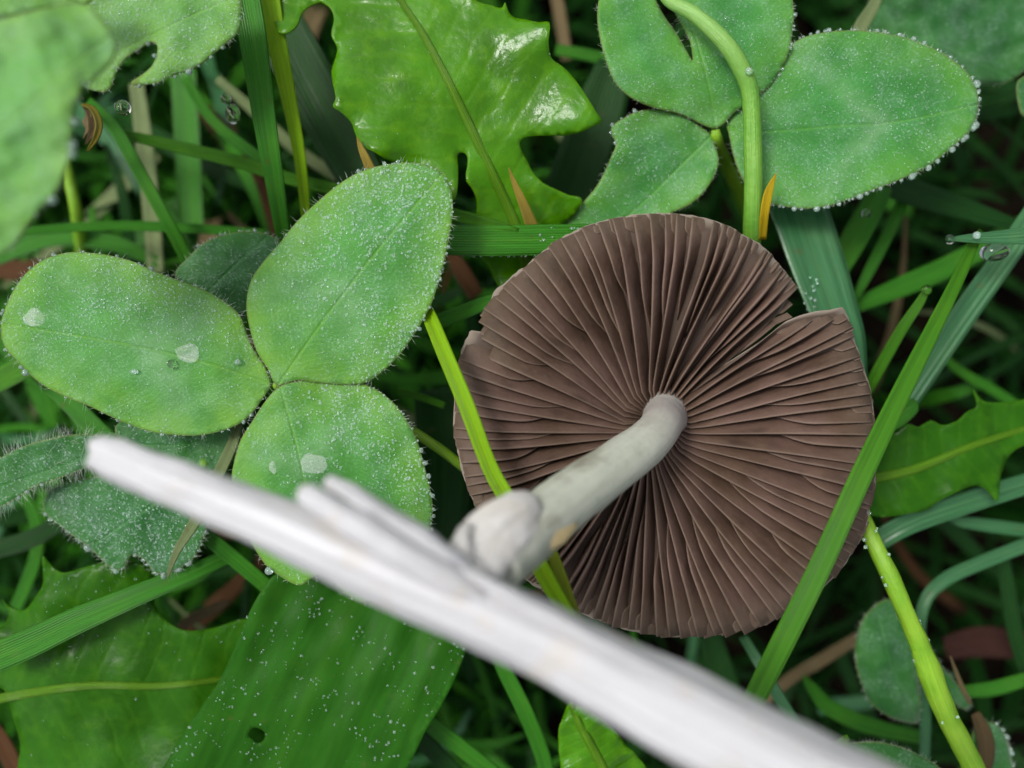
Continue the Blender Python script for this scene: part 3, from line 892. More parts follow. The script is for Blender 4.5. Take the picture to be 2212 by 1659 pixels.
# ------------------------------------------------------------------ clover, upper left, close and blurred
c3 = empty('clover_leaf', 'pale blurred clover leaf close to the camera at upper left', 'clover leaf', 'clover leaves')
Gf = Leaf('leaflet', R1([(-260, 170), (0, 120), (200, 70), (400, 28), (545, 25), (640, 110), (720, 220), (745, 300), (700, 410), (610, 500), (525, 570), (485, 690), (455, 900), (440, 1040), (350, 1240), (230, 1380), (100, 1560), (0, 1640), (-200, 1700), (-400, 1300), (-420, 600)]),
          [(-150, 420, 1.6), (-20, 300, 1.8), (110, 180, 1.8), (235, 80, 1.6)], M['clover_near'], c3, 11, fold=-.1, amp=.03, freq=.02, seed=7, mark=no_mark)
Hf = Leaf('leaflet', R1([(420, 330), (480, 160), (560, 20), (700, -90), (1000, -140), (1350, -120), (1530, -20), (1557, 80), (1540, 170), (1510, 230), (1430, 300), (1320, 390), (1220, 450), (1120, 490), (1030, 530), (900, 547), (842, 545), (850, 520), (900, 488), (970, 430), (1003, 365), (1010, 292),
                         (965, 268), (900, 308), (850, 340), (800, 380), (770, 420), (740, 480), (700, 580), (620, 585), (540, 560), (440, 480)]),
          [(150, 160, .45), (280, 100, .42), (400, 40, .40), (520, -10, .3)], M['clover_near'], c3, 10, fold=-.08, amp=.03, freq=.02, seed=8, mark=no_mark)
If = Leaf('leaflet', R1([(-200, 130), (0, 110), (250, 60), (420, 40), (560, 20), (600, -60), (500, -160), (200, -220), (-150, -160)]),
          [(180, 10, .9), (60, -20, 1.0), (-60, -40, 1.0)], M['clover_near'], c3, 12, amp=.02, seed=9, mark=no_mark)
tube('petiole', [(150, 120, .5, 18), (140, 160, .0, 26), (130, 260, -1.5, 28), (140, 330, -4.5, 30)], 'petiole', c3, ring=10, sub=5)
hairs(Gf, 200, 8, 20, 7); hairs(Hf, 320, 6, 16, 8, surface=200)
dew_on(Hf, 1100, 'fine dew on the notched leaflet of the blurred upper left clover', .8, 2.6, dens=sine_dens(21, .025, .3, 1))
dew_on(Gf, 500, 'fine dew on the large blurred leaflet at upper left', .8, 2.2)
g3 = 'drops on the upper left clover'
rim_drops(Hf, lambda x, y: x > 280 and 60 < y < 200, 13, 'clear drop under the rim of the notched upper left clover leaflet', g3, 3, 7, seed=21)
rim_drops(Gf, lambda x, y: x > 100 and y > 180, 7, 'large blurred drop on the rim of the nearest upper left leaflet', g3, 5, 10, seed=22)
drop(265, 233, -.3, 17, 'large round drop hanging in the gap under the upper left clover', g3)
drop(503, 246, -.6, 18, 'large oval drop left of the wide dark blade', g3, (.9, 1.2, 1))
drop(488, 214, -.6, 11, 'smaller drop just above the large oval one', g3)

# curled scrap of withered leaf under the blurred clover
crl = empty('withered_scrap', 'curled yellow-brown withered scrap under the upper left clover', 'withered scrap')
for k in range(3):
    pth = [(178 + k * 4, 226 + k * 6, -.35 - k * .06, 6), (200 - k * 3, 236 + k * 6, -.3 - k * .05, 12 + k * 5), (213 - k * 9, 264, -.28 - k * .05, 14 + k * 8), (209 - k * 9, 294 - k * 6, -.3 - k * .05, 12 + k * 4), (190 - k * 4, 326 - k * 14, -.4 - k * .05, 4)]
    blade(pth, ('withered', 'brown', 'straw')[k], None, name='scrap_strip', parent=crl, keel=.5, roll=.5 - .5 * k)

# ------------------------------------------------------------------ more clover leaflets, lower left and behind
c4 = empty('clover_leaf', 'dark dewy clover leaf partly under the white stem at lower left', 'clover leaf', 'clover leaves')
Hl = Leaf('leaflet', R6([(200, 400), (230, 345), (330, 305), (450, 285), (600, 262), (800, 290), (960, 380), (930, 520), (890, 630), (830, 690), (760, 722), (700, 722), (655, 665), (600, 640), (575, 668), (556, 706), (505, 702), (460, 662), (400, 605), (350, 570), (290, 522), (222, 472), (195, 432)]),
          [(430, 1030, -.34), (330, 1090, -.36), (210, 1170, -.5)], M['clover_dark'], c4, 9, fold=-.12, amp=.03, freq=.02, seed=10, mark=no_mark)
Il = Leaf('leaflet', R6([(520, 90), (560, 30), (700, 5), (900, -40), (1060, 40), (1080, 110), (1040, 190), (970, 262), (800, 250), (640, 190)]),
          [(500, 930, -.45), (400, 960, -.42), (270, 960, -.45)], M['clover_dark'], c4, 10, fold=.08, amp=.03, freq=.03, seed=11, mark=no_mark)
Jl = Leaf('leaflet', R6([(-90, 270), (0, 205), (100, 152), (250, 112), (370, 96), (450, 112), (490, 160), (440, 215), (350, 262), (250, 300), (150, 335), (80, 382), (0, 425), (-90, 450)]),
          [(235, 965, -.4), (120, 1010, -.36), (-30, 1060, -.4)], M['clover_dark'], c4, 9, fold=.25, amp=.02, freq=.03, seed=12, mark=no_mark)
tube('petiole', [(440, 1000, -.4, 20), (450, 1020, -1.0, 24), (470, 1060, -4.5, 26)], 'petiole', c4, ring=8, sub=4)
hairs(Hl, 520, 8, 24, 10, surface=60); hairs(Il, 300, 8, 24, 11, surface=60); hairs(Jl, 700, 14, 40, 12, surface=90, swirl=.35)
dew_on(Hl, 1900, 'dense fine dew on the dark clover leaflet under the white stem', .8, 2.6)
dew_on(Il, 300, 'fine dew on the shaded leaflet above the tip of the white stem', .8, 2.2)
dew_on(Jl, 420, 'fine dew on the hairy folded leaflet at the left edge', .8, 2.4)
g4 = 'drops along the rims of the dark lower left clover'
rim_drops(Hl, lambda x, y: y > 1080, 34, 'clear drop on the lower rim of the dark clover leaflet under the white stem', g4, 3, 7, seed=31)
rim_drops(Jl, lambda x, y: y > 1040 and x > 0, 9, 'clear drop on the lower rim of the hairy folded leaflet', g4, 2.5, 5, seed=32)
c5 = empty('clover_leaf', 'dark clover leaflet half hidden behind the sharp left clover', 'clover leaf', 'clover leaves')
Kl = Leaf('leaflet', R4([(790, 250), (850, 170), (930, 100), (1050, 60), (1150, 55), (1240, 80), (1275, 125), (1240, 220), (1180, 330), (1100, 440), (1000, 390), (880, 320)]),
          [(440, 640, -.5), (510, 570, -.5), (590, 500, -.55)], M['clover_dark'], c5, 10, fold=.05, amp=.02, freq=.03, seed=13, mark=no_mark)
hairs(Kl, 260, 6, 16, 13, surface=160)
dew_on(Kl, 260, 'fine dew on the leaflet hidden behind the sharp left clover', .7, 1.8)
rim_drops(Kl, lambda x, y: y < 540, 10, 'clear drop on the top rim of the half hidden clover leaflet', g4, 2.5, 5, seed=33)

c6 = empty('clover_leaf', 'dim dark clover leaf right of the mushroom near the bottom', 'clover leaf', 'clover leaves')
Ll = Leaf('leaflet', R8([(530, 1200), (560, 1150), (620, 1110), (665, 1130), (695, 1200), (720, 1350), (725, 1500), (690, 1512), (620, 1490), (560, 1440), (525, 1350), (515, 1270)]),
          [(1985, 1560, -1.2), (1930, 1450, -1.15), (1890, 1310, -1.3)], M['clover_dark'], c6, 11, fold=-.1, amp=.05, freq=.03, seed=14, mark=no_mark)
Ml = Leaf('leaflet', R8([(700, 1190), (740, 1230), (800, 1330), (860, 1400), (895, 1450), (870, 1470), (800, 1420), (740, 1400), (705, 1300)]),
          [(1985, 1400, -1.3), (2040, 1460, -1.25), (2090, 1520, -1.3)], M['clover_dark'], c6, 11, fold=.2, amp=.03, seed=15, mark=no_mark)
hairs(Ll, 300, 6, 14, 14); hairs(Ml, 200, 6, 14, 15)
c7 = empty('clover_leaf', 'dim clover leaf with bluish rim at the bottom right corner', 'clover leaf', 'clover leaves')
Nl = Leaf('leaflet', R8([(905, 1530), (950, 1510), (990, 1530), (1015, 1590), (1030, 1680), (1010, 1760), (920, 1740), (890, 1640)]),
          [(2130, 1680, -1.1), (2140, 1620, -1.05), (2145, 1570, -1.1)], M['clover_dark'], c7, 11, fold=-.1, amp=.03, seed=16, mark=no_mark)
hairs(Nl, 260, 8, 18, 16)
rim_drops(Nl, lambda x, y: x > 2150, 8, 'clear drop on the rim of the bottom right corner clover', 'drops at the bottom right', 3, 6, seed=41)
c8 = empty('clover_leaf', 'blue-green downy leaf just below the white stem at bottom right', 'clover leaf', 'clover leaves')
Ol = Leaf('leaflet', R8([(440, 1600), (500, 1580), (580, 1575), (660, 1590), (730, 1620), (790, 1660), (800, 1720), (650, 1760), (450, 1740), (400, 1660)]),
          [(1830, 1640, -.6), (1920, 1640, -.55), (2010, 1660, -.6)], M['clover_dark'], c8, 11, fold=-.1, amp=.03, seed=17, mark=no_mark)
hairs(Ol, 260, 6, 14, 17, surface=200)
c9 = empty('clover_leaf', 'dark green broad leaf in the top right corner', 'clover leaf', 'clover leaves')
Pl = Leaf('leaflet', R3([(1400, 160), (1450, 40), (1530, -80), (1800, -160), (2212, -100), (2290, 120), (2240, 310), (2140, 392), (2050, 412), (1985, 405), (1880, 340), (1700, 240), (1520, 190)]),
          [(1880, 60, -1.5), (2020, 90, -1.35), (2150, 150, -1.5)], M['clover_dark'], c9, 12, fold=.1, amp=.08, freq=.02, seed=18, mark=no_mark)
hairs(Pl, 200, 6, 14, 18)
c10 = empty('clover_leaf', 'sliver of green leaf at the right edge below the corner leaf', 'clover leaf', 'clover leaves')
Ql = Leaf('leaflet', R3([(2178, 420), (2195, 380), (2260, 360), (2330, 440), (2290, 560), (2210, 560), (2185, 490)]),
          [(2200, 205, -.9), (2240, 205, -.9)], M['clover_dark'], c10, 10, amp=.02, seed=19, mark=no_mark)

# ------------------------------------------------------------------ dandelion leaves
def dandelion(label, outline, mid, mat, **kw):
    e = empty('dandelion_leaf', label, 'dandelion leaf', 'dandelion leaves')
    L = Leaf('leaf_blade', outline, mid, M[mat], e, corner=True, fine=.08, **kw)
    ms = L.mid_s
    zr = L.z(ms[:, :2])
    n = len(ms)
    pth = [(ms[i, 0], ms[i, 1], zr[i] + .010, 23 - 11 * i / n) for i in range(0, n, 2)]
    vs, fs, U, V = tube_geo(pth, ring=12, sub=3, squash=.28)
    mesh_obj('midrib', vs, fs, M['rib'], e, attrs=dict(lu=U, lv=V))
    return e, L
dz = lambda f, pts, zs: [(p[0], p[1], z) for p, z in zip(f(pts), zs)]
d1, DL1 = dandelion('bright glossy toothed dandelion leaf at top centre above the clover',
    R2([(490, 12), (430, 40), (392, 80), (370, 140), (320, 183), (265, 185), (240, 130), (220, 60), (200, -30), (300, -170), (700, -260), (1150, -230), (1330, -60), (1400, 8), (1480, 30), (1540, 47), (1558, 12), (1580, 70), (1612, 100), (1680, 112), (1750, 128), (1812, 128), (1806, 220), (1812, 290), (1830, 340),
        (1900, 390), (1970, 470), (2030, 560), (2080, 640), (2112, 695), (2060, 722), (2000, 752), (1900, 775), (1800, 775), (1690, 780), (1645, 805), (1648, 850), (1690, 930), (1720, 990), (1780, 1050), (1860, 1090), (1930, 1120), (2002, 1140), (1960, 1220), (1890, 1290), (1810, 1440), (1730, 1600),
        (1640, 1690), (1540, 1660), (1470, 1540), (1420, 1440), (1390, 1290), (1400, 1160), (1375, 1080), (1345, 1040), (1336, 1000), (1345, 930), (1338, 882), (1305, 870), (1286, 890), (1290, 985), (1270, 1150), (1180, 1080), (1090, 1030), (1000, 975), (930, 935), (860, 900), (800, 862), (742, 832), (702, 762), (680, 700), (620, 640),
        (574, 606), (592, 560), (575, 480), (568, 400), (590, 330), (600, 270), (566, 200), (582, 105), (560, 45), (515, 12)]),
    dz(R2, [(1690, 1560), (1620, 1290), (1480, 980), (1300, 600), (1200, 400), (1080, 180), (960, 0), (850, -200)], (-.85, -.66, -.5, -.36, -.34, -.38, -.45, -.55)), 'dandelion', spacing=10, fold=.05, amp=.022, freq=.016, edge_amp=.04, seed=21, bumps=[(1290, 275, 80, .17), (830, 318, 46, .085), (985, 425, 50, .10), (1195, 60, 40, .05), (610, 75, 40, .05), (1000, 150, 160, -.05)])
d2, DL2 = dandelion('broad toothed dandelion leaf in the bottom left corner',
    R6([(-120, 980), (-40, 975), (10, 960), (42, 905), (8, 838), (50, 878), (110, 890), (160, 830), (196, 760), (190, 648), (240, 702), (292, 722), (400, 690), (520, 670), (650, 690), (700, 760), (698, 860), (740, 930), (820, 980), (900, 980), (1000, 960), (1110, 928), (1190, 960), (1160, 1200), (1050, 1450), (980, 1700),
        (600, 1760), (110, 1740), (80, 1600), (92, 1500), (60, 1380), (20, 1250), (-60, 1230), (-130, 1150)]),
    dz(R6, [(-150, 1320), (100, 1270), (400, 1230), (750, 1230), (1150, 1180)], (-.8, -.72, -.68, -.75, -.95)), 'dandelion_deep', spacing=11, fold=.05, amp=.05, freq=.014, edge_amp=.03, seed=22, bumps=[(95, 1240, 40, -.2), (20, 1320, 40, -.2)])
d3, DL3 = dandelion('toothed green dandelion leaf at the right edge beside the mushroom',
    R8([(520, 640), (590, 600), (640, 562), (690, 540), (722, 550), (762, 528), (800, 545), (850, 530), (880, 500), (912, 482), (898, 425), (932, 465), (990, 470), (1065, 460), (1160, 440), (1230, 520), (1150, 600), (1065, 610), (1020, 640), (1000, 680), (988, 720), (980, 792), (950, 762), (910, 740), (850, 760), (790, 790), (750, 820), (690, 832), (590, 842), (520, 800)]),
    dz(R8, [(500, 730), (700, 690), (900, 610), (1180, 520)], (-.95, -.85, -.85, -1.0)), 'dandelion_deep', spacing=10, fold=.08, amp=.035, freq=.018, edge_amp=.03, seed=23)
d4, DL4 = dandelion('glossy rounded green leaf below the white stem at bottom centre',
    R7([(935, 1500), (942, 1440), (962, 1375), (1000, 1298), (1080, 1330), (1180, 1390), (1260, 1470), (1312, 1540), (1372, 1600), (1430, 1690), (1420, 1800), (1000, 1800), (955, 1700), (945, 1600)]),
    dz(R7, [(1240, 1790), (1150, 1600), (1050, 1420), (1000, 1300)], (-.7, -.6, -.55, -.6)), 'dandelion', spacing=9, fold=-.15, amp=.04, freq=.03, edge_amp=.03, seed=24)
dew_on(DL1, 90, 'sparse dew on the bright top dandelion leaf', .7, 1.8)
dew_on(DL2, 130, 'sparse dew on the bottom left dandelion leaf', .8, 2.2, dens=lambda q: np.clip((1430 - q[:, 1]) / 120, .05, 1))
# tip of another toothed leaf beside the stem foot
e5, DL5 = dandelion('small pointed bright leaf tip poking out at bottom right of the white stem',
    R8([(425, 1590), (455, 1575), (490, 1552), (497, 1590), (495, 1640), (460, 1660), (420, 1640)]), dz(R8, [(440, 1640), (470, 1600), (488, 1560)], (-.4, -.35, -.35)), 'dandelion', spacing=7, amp=.01, seed=25)

# ------------------------------------------------------------------ plantain
pe = empty('plantain_leaf', 'wide dark green ribbed leaf with a small hole and drops at bottom', 'plantain leaf')
PLf = Leaf('leaf_blade', R6([(1180, 800), (1110, 930), (1050, 1080), (980, 1220), (900, 1335), (830, 1440), (760, 1560), (690, 1720), (900, 1790), (1300, 1800), (1700, 1760), (1830, 1610), (1870, 1540), (1920, 1432), (1990, 1320), (2060, 1180), (2112, 1025), (2080, 930), (1900, 820), (1700, 730), (1450, 690), (1260, 720)]),
           [(800, 1240, -.62), (740, 1360, -.5), (670, 1500, -.45), (590, 1680, -.5)], M['plantain'], pe, 9, fold=.06, amp=.03, freq=.012, seed=31, pleat=.013,
           holes=[R6([(1128, 1432), (1150, 1418), (1176, 1428), (1196, 1446), (1188, 1478), (1164, 1492), (1140, 1474), (1120, 1458)])])
dew_on(PLf, 520, 'scattered dew beads on the wide plantain leaf', .7, 2.9, dens=sine_dens(31, .03, .0, .9))

# ------------------------------------------------------------------ traced grass blades
def bl(path, mat, label, z=None, **kw):
    if z is not None:
        zs = z if isinstance(z, (list, tuple)) else [z] * len(path)
        path = [(p[0], p[1], zs[i], p[2]) for i, p in enumerate(path)]
    return blade(path, mat, label, **kw)
bl([(522, -60, 64), (548, 80, 60), (572, 250, 50), (596, 400, 40), (616, 530, 30)], 'grass', 'wide dark green blade running down from the top edge left of the dandelion', [-.3, -.3, -.4, -.55, -.8], keel=.35)
bl([(572, -60, 54), (592, 60, 46), (622, 200, 34), (648, 340, 26), (664, 490, 20)], 'grass_yellow', 'yellow-green narrow blade crossing beside the wide dark one at top', [-.5, -.5, -.6, -.7, -.9], keel=.3)
bl([(262, 290, 20), (400, 322, 26), (520, 352, 27), (620, 385, 27), (740, 415, 26)], 'grass_bright', 'thin glossy blade slanting right behind the two tall blades', -1.1, keel=.5)
bl([(190, 220, 24), (250, 280, 28), (315, 395, 28), (368, 490, 28), (410, 570, 28)], 'grass', 'dull green blade slanting down from the withered scrap', [-1.0, -.95, -.95, -1, -1.2])
bl([(400, 170, 22), (455, 255, 22), (520, 312, 24), (590, 360, 24)], 'grass', 'curved dark blade below the notched upper left leaflet', -1.5)
bl([(296, 180, 32), (312, 300, 38), (328, 450, 38), (338, 590, 36)], 'straw_pale', 'pale straw-coloured upright blade behind the green ones at left', -2.0)
bl([(398, 150, 54), (408, 330, 56), (416, 500, 54)], 'grass', 'broad blurred blade standing right of the pale straw blade', -2.3)
bl([(-20, 506, 16), (180, 490, 20), (350, 490, 22), (580, 505, 18)], 'grass', 'long level dark blade above the sharp left clover', -1.4)
bl([(-30, 560, 44), (120, 512, 42), (250, 528, 36), (350, 570, 20)], 'grass', 'arched blurred blade just above the left clover leaflet', -2.0)
bl([(920, 518, 64), (1040, 520, 66), (1180, 518, 66), (1330, 516, 66)], 'grass', 'wide level ribbed blade between clover and mushroom cap', [-.4, -.4, -.45, -.5], keel=.06)
bl([(900, 445, 26), (1000, 470, 27), (1060, 484, 22), (1120, 497, 8)], 'grass_bright', 'short shiny blade just above the wide level blade', -.42, keel=.5)
bl([(870, 722, 36), (960, 690, 34), (1030, 662, 30), (1110, 632, 26)], 'grass', 'green blade running from the clover to the left rim of the cap', -.5)
bl([(905, 640, 20), (930, 688, 30), (962, 765, 33), (1010, 880, 34), (1058, 1008, 33), (1105, 1092, 36), (1150, 1190, 38), (1196, 1275, 34), (1240, 1345, 26)], 'grass_yellow', 'bright yellow-green blade crossing the left side of the mushroom cap', [-.1, .05, .2, .34, .42, .5, .5, .46, .4], keel=.55, curl=.1)
bl([(1172, 1120, 22), (1188, 1180, 24), (1212, 1250, 28), (1230, 1300, 26), (1252, 1350, 20)], 'olive', 'olive dry blade beside the yellow-green one under the broken stem', [.5, .48, .42, .38, .34], keel=.3)
bl([(2118, 498, 10), (2094, 548, 24), (2040, 660, 32), (1950, 838, 42), (1860, 1025, 48), (1765, 1235, 50), (1685, 1395, 52), (1610, 1545, 48), (1560, 1650, 44)], 'grass_bright', 'long bright blade crossing in front of the right side of the cap', [-.6, -.42, -.1, .2, .42, .5, .5, .42, .3], keel=.2)
bl([(1690, 380, 120), (1722, 450, 128), (1760, 560, 124), (1795, 660, 112), (1828, 740, 92), (1850, 830, 60), (1870, 900, 30)], 'grass_blue', 'broad blue-green wet blade behind the right rim of the cap', [-.95, -.9, -.8, -.72, -.7, -.85, -1.1], keel=.1, roll=lambda u: .1 + .5 * max(0, u - .45))
bl([(2240, 450, 52), (2180, 540, 54), (2080, 680, 56), (1965, 850, 54), (1900, 950, 46)], 'grass_blue', 'wide blue-green blade slanting right of the long bright one', [-.9, -.9, -.95, -1.0, -1.2])
bl([(2003, 622, 12), (1985, 655, 20), (1945, 715, 24), (1880, 830, 26), (1850, 890, 24)], 'grass_bright', 'short green blade with a drop on its tip at right', [-.6, -.65, -.75, -1.0, -1.3])
bl([(1850, 660, 30), (1950, 618, 44), (2060, 570, 46), (2200, 490, 40), (2260, 450, 36)], 'grass', 'dim broad blade behind, running up to the right edge', -1.9)
bl([(1905, 400, 46), (1870, 470, 56), (1836, 530, 56), (1795, 610, 40), (1765, 690, 12)], 'grass', 'short pale blurred blade under the large oval leaflet', -1.5)
bl([(1975, 370, 20), (1945, 445, 26), (1918, 505, 26), (1872, 595, 22), (1840, 660, 8)], 'grass', 'thin blurred blade under the tip of the oval leaflet', -1.7)
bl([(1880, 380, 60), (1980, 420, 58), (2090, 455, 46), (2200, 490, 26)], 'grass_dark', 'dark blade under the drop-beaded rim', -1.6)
bl([(2046, 517, 6), (2090, 515, 18), (2150, 513, 28), (2230, 508, 40)], 'grass_blue', 'small level leaf tip with hanging drop at the right edge', -.35, keel=.1)
bl([(1880, 1176, 44), (1960, 1130, 48), (2080, 1086, 50), (2230, 1040, 44)], 'grass_blue', 'blue-green blade below the right dandelion leaf', [-1.2, -1.1, -1.1, -1.2])
bl(R8([(735, 1700, 20), (742, 1500, 24), (722, 1300, 24), (735, 1130, 26), (800, 1050, 30), (900, 1000, 30), (1100, 920, 30)]), 'grass_blue', 'thin blade curving over to the right in the lower right shade', -1.5)
bl(R8([(150, 1230, 20), (210, 1330, 24), (280, 1450, 26), (360, 1580, 24)]), 'grass_blue', 'shiny narrow blade emerging under the cap at bottom right', [-1.2, -1, -.9, -.8])
bl(R8([(220, 1440, 22), (300, 1370, 26), (400, 1310, 28), (530, 1230, 24)]), 'straw', 'brown straw lying in the shade right of the cap foot', -2.3, name='straw', cat='straw', group='dry straws')
bl(R7([(1760, 930, 50), (1800, 1060, 56), (1850, 1200, 56), (1900, 1330, 50)]), 'grass_dark', 'broad dark blade below the bottom rim of the cap', -2.0)
bl(R7([(560, 940, 22), (640, 1120, 32), (750, 1340, 34), (840, 1560, 34), (880, 1720, 32)]), 'grass', 'green blade going down from under the white stem at bottom', [-1.1, -.95, -.9, -.95, -1])
bl(R7([(180, 1370, 34), (280, 1450, 36), (400, 1540, 36), (600, 1700, 36)]), 'grass', 'pale green blade leaving the bottom edge right of the plantain', -.95)
bl(R7([(170, 1480, 36), (260, 1570, 38), (380, 1690, 38)]), 'grass_dark', 'dark blade beneath that pale one at the bottom edge', -1.2)
bl(R6([(700, 340, 26), (880, 510, 32), (1050, 650, 34), (1240, 810, 32), (1300, 860, 30)]), 'grass', 'dark blade crossing under the white stem towards the plantain', [-.6, -.6, -.62, -.7, -.8])
bl(R6([(1085, 30, 16), (1050, 140, 24), (980, 290, 26), (880, 490, 24), (800, 620, 16), (762, 720, 8), (756, 745, 1)]), 'straw_pale', 'pale pointed blade hanging under the white stem over dark clover', [-.3, -.22, -.16, -.12, -.12, -.14, -.16])
bl(R6([(-60, 1120, 64), (150, 1030, 62), (350, 935, 56), (600, 828, 46), (850, 725, 38), (1060, 630, 30)]), 'grass', 'long soft blade crossing the bottom left dandelion leaf', [-.4, -.4, -.42, -.45, -.55, -.7], keel=.25)
bl(R4([(160, 690, 30), (320, 830, 40), (430, 940, 44), (560, 1060, 44), (720, 1200, 40)]), 'grass', 'dark green blade emerging below the left clover leaflet', [-1.1, -1, -.95, -.95, -1])
bl(R6([(-40, 620, 40), (120, 575, 40), (230, 520, 36), (330, 450, 30)]), 'grass_dark', 'dim blade at the left edge above the toothed leaf', -1.5)
bl(R4([(-60, 760, 46), (40, 705, 50), (130, 660, 46), (220, 640, 30)]), 'grass_bright', 'bright short blade under the far left end of the clover', -.8)
bl(R6([(110, 360, 22), (160, 480, 26), (170, 620, 28), (110, 800, 28), (60, 900, 26)]), 'grass', 'blurred blade in the dark gap at lower left', -2.0)
bl(R3([(1012, 840, 1), (988, 890, 12), (968, 950, 19), (952, 1040, 19), (940, 1160, 18)]), 'yellow_tip', 'orange-yellow blade tip beside the arching stalk above the cap', [-.12, -.14, -.18, -.26, -.45], keel=.3)
bl([(771, 296, 2), (779, 318, 12), (790, 342, 18), (806, 378, 22)], 'tan_tip', 'pale tan blade tip behind the top of the clover leaflet', [-.2, -.2, -.2, -.25])
bl([(1099, 362, 2), (1112, 398, 12), (1130, 440, 20), (1152, 496, 27), (1165, 530, 28)], 'tan_tip', 'tan dry blade tip in front of the dandelion midrib', [-.3, -.3, -.34, -.5, -.6])
bl(R3([(1520, -60, 20), (1475, 40, 26), (1420, 130, 30), (1370, 230, 30)]), 'straw_pale', 'pale grey-green blade above the large oval clover leaflet', -1.0)
bl([(1200, -20, 26), (1212, 50, 26), (1225, 130, 24)], 'straw', 'blurred brown straw at the top edge right of the dandelion', -3.0, name='straw', cat='straw', group='dry straws')
bl([(1200, 108, 24), (1260, 118, 26), (1340, 135, 26)], 'grass', 'level blurred blade left of the split clover leaflet', -2.0)
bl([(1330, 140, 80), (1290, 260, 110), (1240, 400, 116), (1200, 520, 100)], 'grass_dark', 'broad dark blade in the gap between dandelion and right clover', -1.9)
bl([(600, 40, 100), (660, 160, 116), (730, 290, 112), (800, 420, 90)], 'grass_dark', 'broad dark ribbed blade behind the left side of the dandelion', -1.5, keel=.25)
bl([(470, 170, 18), (560, 250, 24), (650, 330, 26), (760, 400, 24)], 'straw_pale', 'thin pale blade slanting behind the tall blades', -2.0)
bl([(440, 235, 30), (490, 300, 40), (550, 390, 40), (580, 440, 30)], 'dead', 'orange-brown dead leaf strip between blades at upper left', -2.8, name='dead_leaf', cat='dead leaf', group='dead leaves')
bl([(-30, 570, 40), (30, 585, 44), (90, 575, 30)], 'dead', 'brown dead leaf strip at the left edge above the clover', -2.6, name='dead_leaf', cat='dead leaf', group='dead leaves')
bl([(560, 400, 30), (585, 470, 40), (600, 540, 30)], 'dead', 'brown dead strip behind the half hidden clover leaflet', -2.6, name='dead_leaf', cat='dead leaf', group='dead leaves')
bl([(970, 540, 24), (1000, 590, 36), (1030, 640, 34)], 'dead', 'rusty dead strip between the clover and the cap', -1.9, name='dead_leaf', cat='dead leaf', group='dead leaves')
bl([(-20, 1560, 30), (10, 1610, 40), (50, 1690, 40)], 'dead', 'orange-brown dead leaf in the bottom left corner', -1.6, name='dead_leaf', cat='dead leaf', group='dead leaves')
bl([(2040, 1400, 50), (2110, 1385, 66), (2190, 1390, 62), (2260, 1400, 50)], 'dead_red', 'dull red-brown dead leaf in the shade at the right edge', -2.8, name='dead_leaf', cat='dead leaf', group='dead leaves')
bl(R8([(345, 1355, 2), (370, 1392, 22), (430, 1460, 34), (560, 1520, 36), (740, 1560, 28)]), 'grass', 'curved green blade in the dark below the cap at bottom right', -1.8)
bl(R8([(815, 1405, 2), (860, 1408, 22), (960, 1400, 32), (1100, 1360, 28)]), 'grass', 'level green blade at the lower right edge', -1.7)
bl(R8([(790, 310, 16), (860, 370, 20), (980, 440, 22), (1100, 520, 20)]), 'grass', 'dim thin blade above the right dandelion leaf', -2.2)
bl(R8([(590, 560, 30), (650, 520, 40), (700, 480, 34), (718, 470, 8)]), 'grass', 'blunt blade with brown tip behind the long bright blade', -.8)
bl(R8([(815, 850, 2), (860, 858, 22), (950, 870, 28), (1100, 890, 28)]), 'grass_blue', 'level blade under the toothed leaf at the right edge', -1.6)
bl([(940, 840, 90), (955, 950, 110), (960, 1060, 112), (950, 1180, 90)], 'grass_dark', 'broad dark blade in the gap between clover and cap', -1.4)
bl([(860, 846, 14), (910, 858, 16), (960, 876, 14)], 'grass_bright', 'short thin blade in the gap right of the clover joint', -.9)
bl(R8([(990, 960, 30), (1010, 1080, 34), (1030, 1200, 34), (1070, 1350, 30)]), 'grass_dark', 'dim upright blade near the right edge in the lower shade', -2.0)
bl(R6([(780, 990, 14), (870, 930, 22), (970, 880, 22), (1030, 850, 12)]), 'straw', 'pale brown straw in the dark gap above the plantain', -1.6, name='straw', cat='straw', group='dry straws')
bl(R8([(905, 1480, 20), (930, 1540, 34), (940, 1600, 36), (930, 1680, 30)]), 'brown', 'withered brown strip beside the yellow-green stalk at bottom right', -1.0, name='dead_leaf', cat='dead leaf', group='dead leaves')
bl(R8([(825, 1295, 2), (845, 1350, 8), (865, 1400, 10), (890, 1450, 8)]), 'straw', 'thin pale straw sticking up near the right bottom stalk', -1.0, name='straw', cat='straw', group='dry straws')

# stalks at the lower right and left of the cap
o = tube('clover_stalk', [(1862, 1110, -.6, 30), (1882, 1160, -.45, 34), (1925, 1250, -.34, 38), (1958, 1325, -.3, 38), (1988, 1395, -.3, 42), (2012, 1462, -.32, 50), (2050, 1555, -.4, 46), (2090, 1630, -.5, 48), (2120, 1700, -.6, 48)], 'petiole_y', ring=16, sub=6, wob=.14, seed=7)
tag(o, 'knobbly yellow-green stalk with beads at lower right of the cap', 'stalk', 'stalks')
r_ = random.Random(5)
sp = catmull([(1862, 1110), (1882, 1160), (1925, 1250), (1958, 1325), (1988, 1395), (2012, 1462), (2050, 1555)], 10)
for k in range(26):
    p = sp[r_.randrange(0, len(sp))]; s_ = r_.choice((-1, 1, 1))
    drop(p[0] + s_ * r_.uniform(12, 22), p[1] - s_ * 6, -.3, r_.uniform(2, 4.5), 'tiny drop clinging to the knobbly yellow-green stalk', 'drops on the lower right stalk')
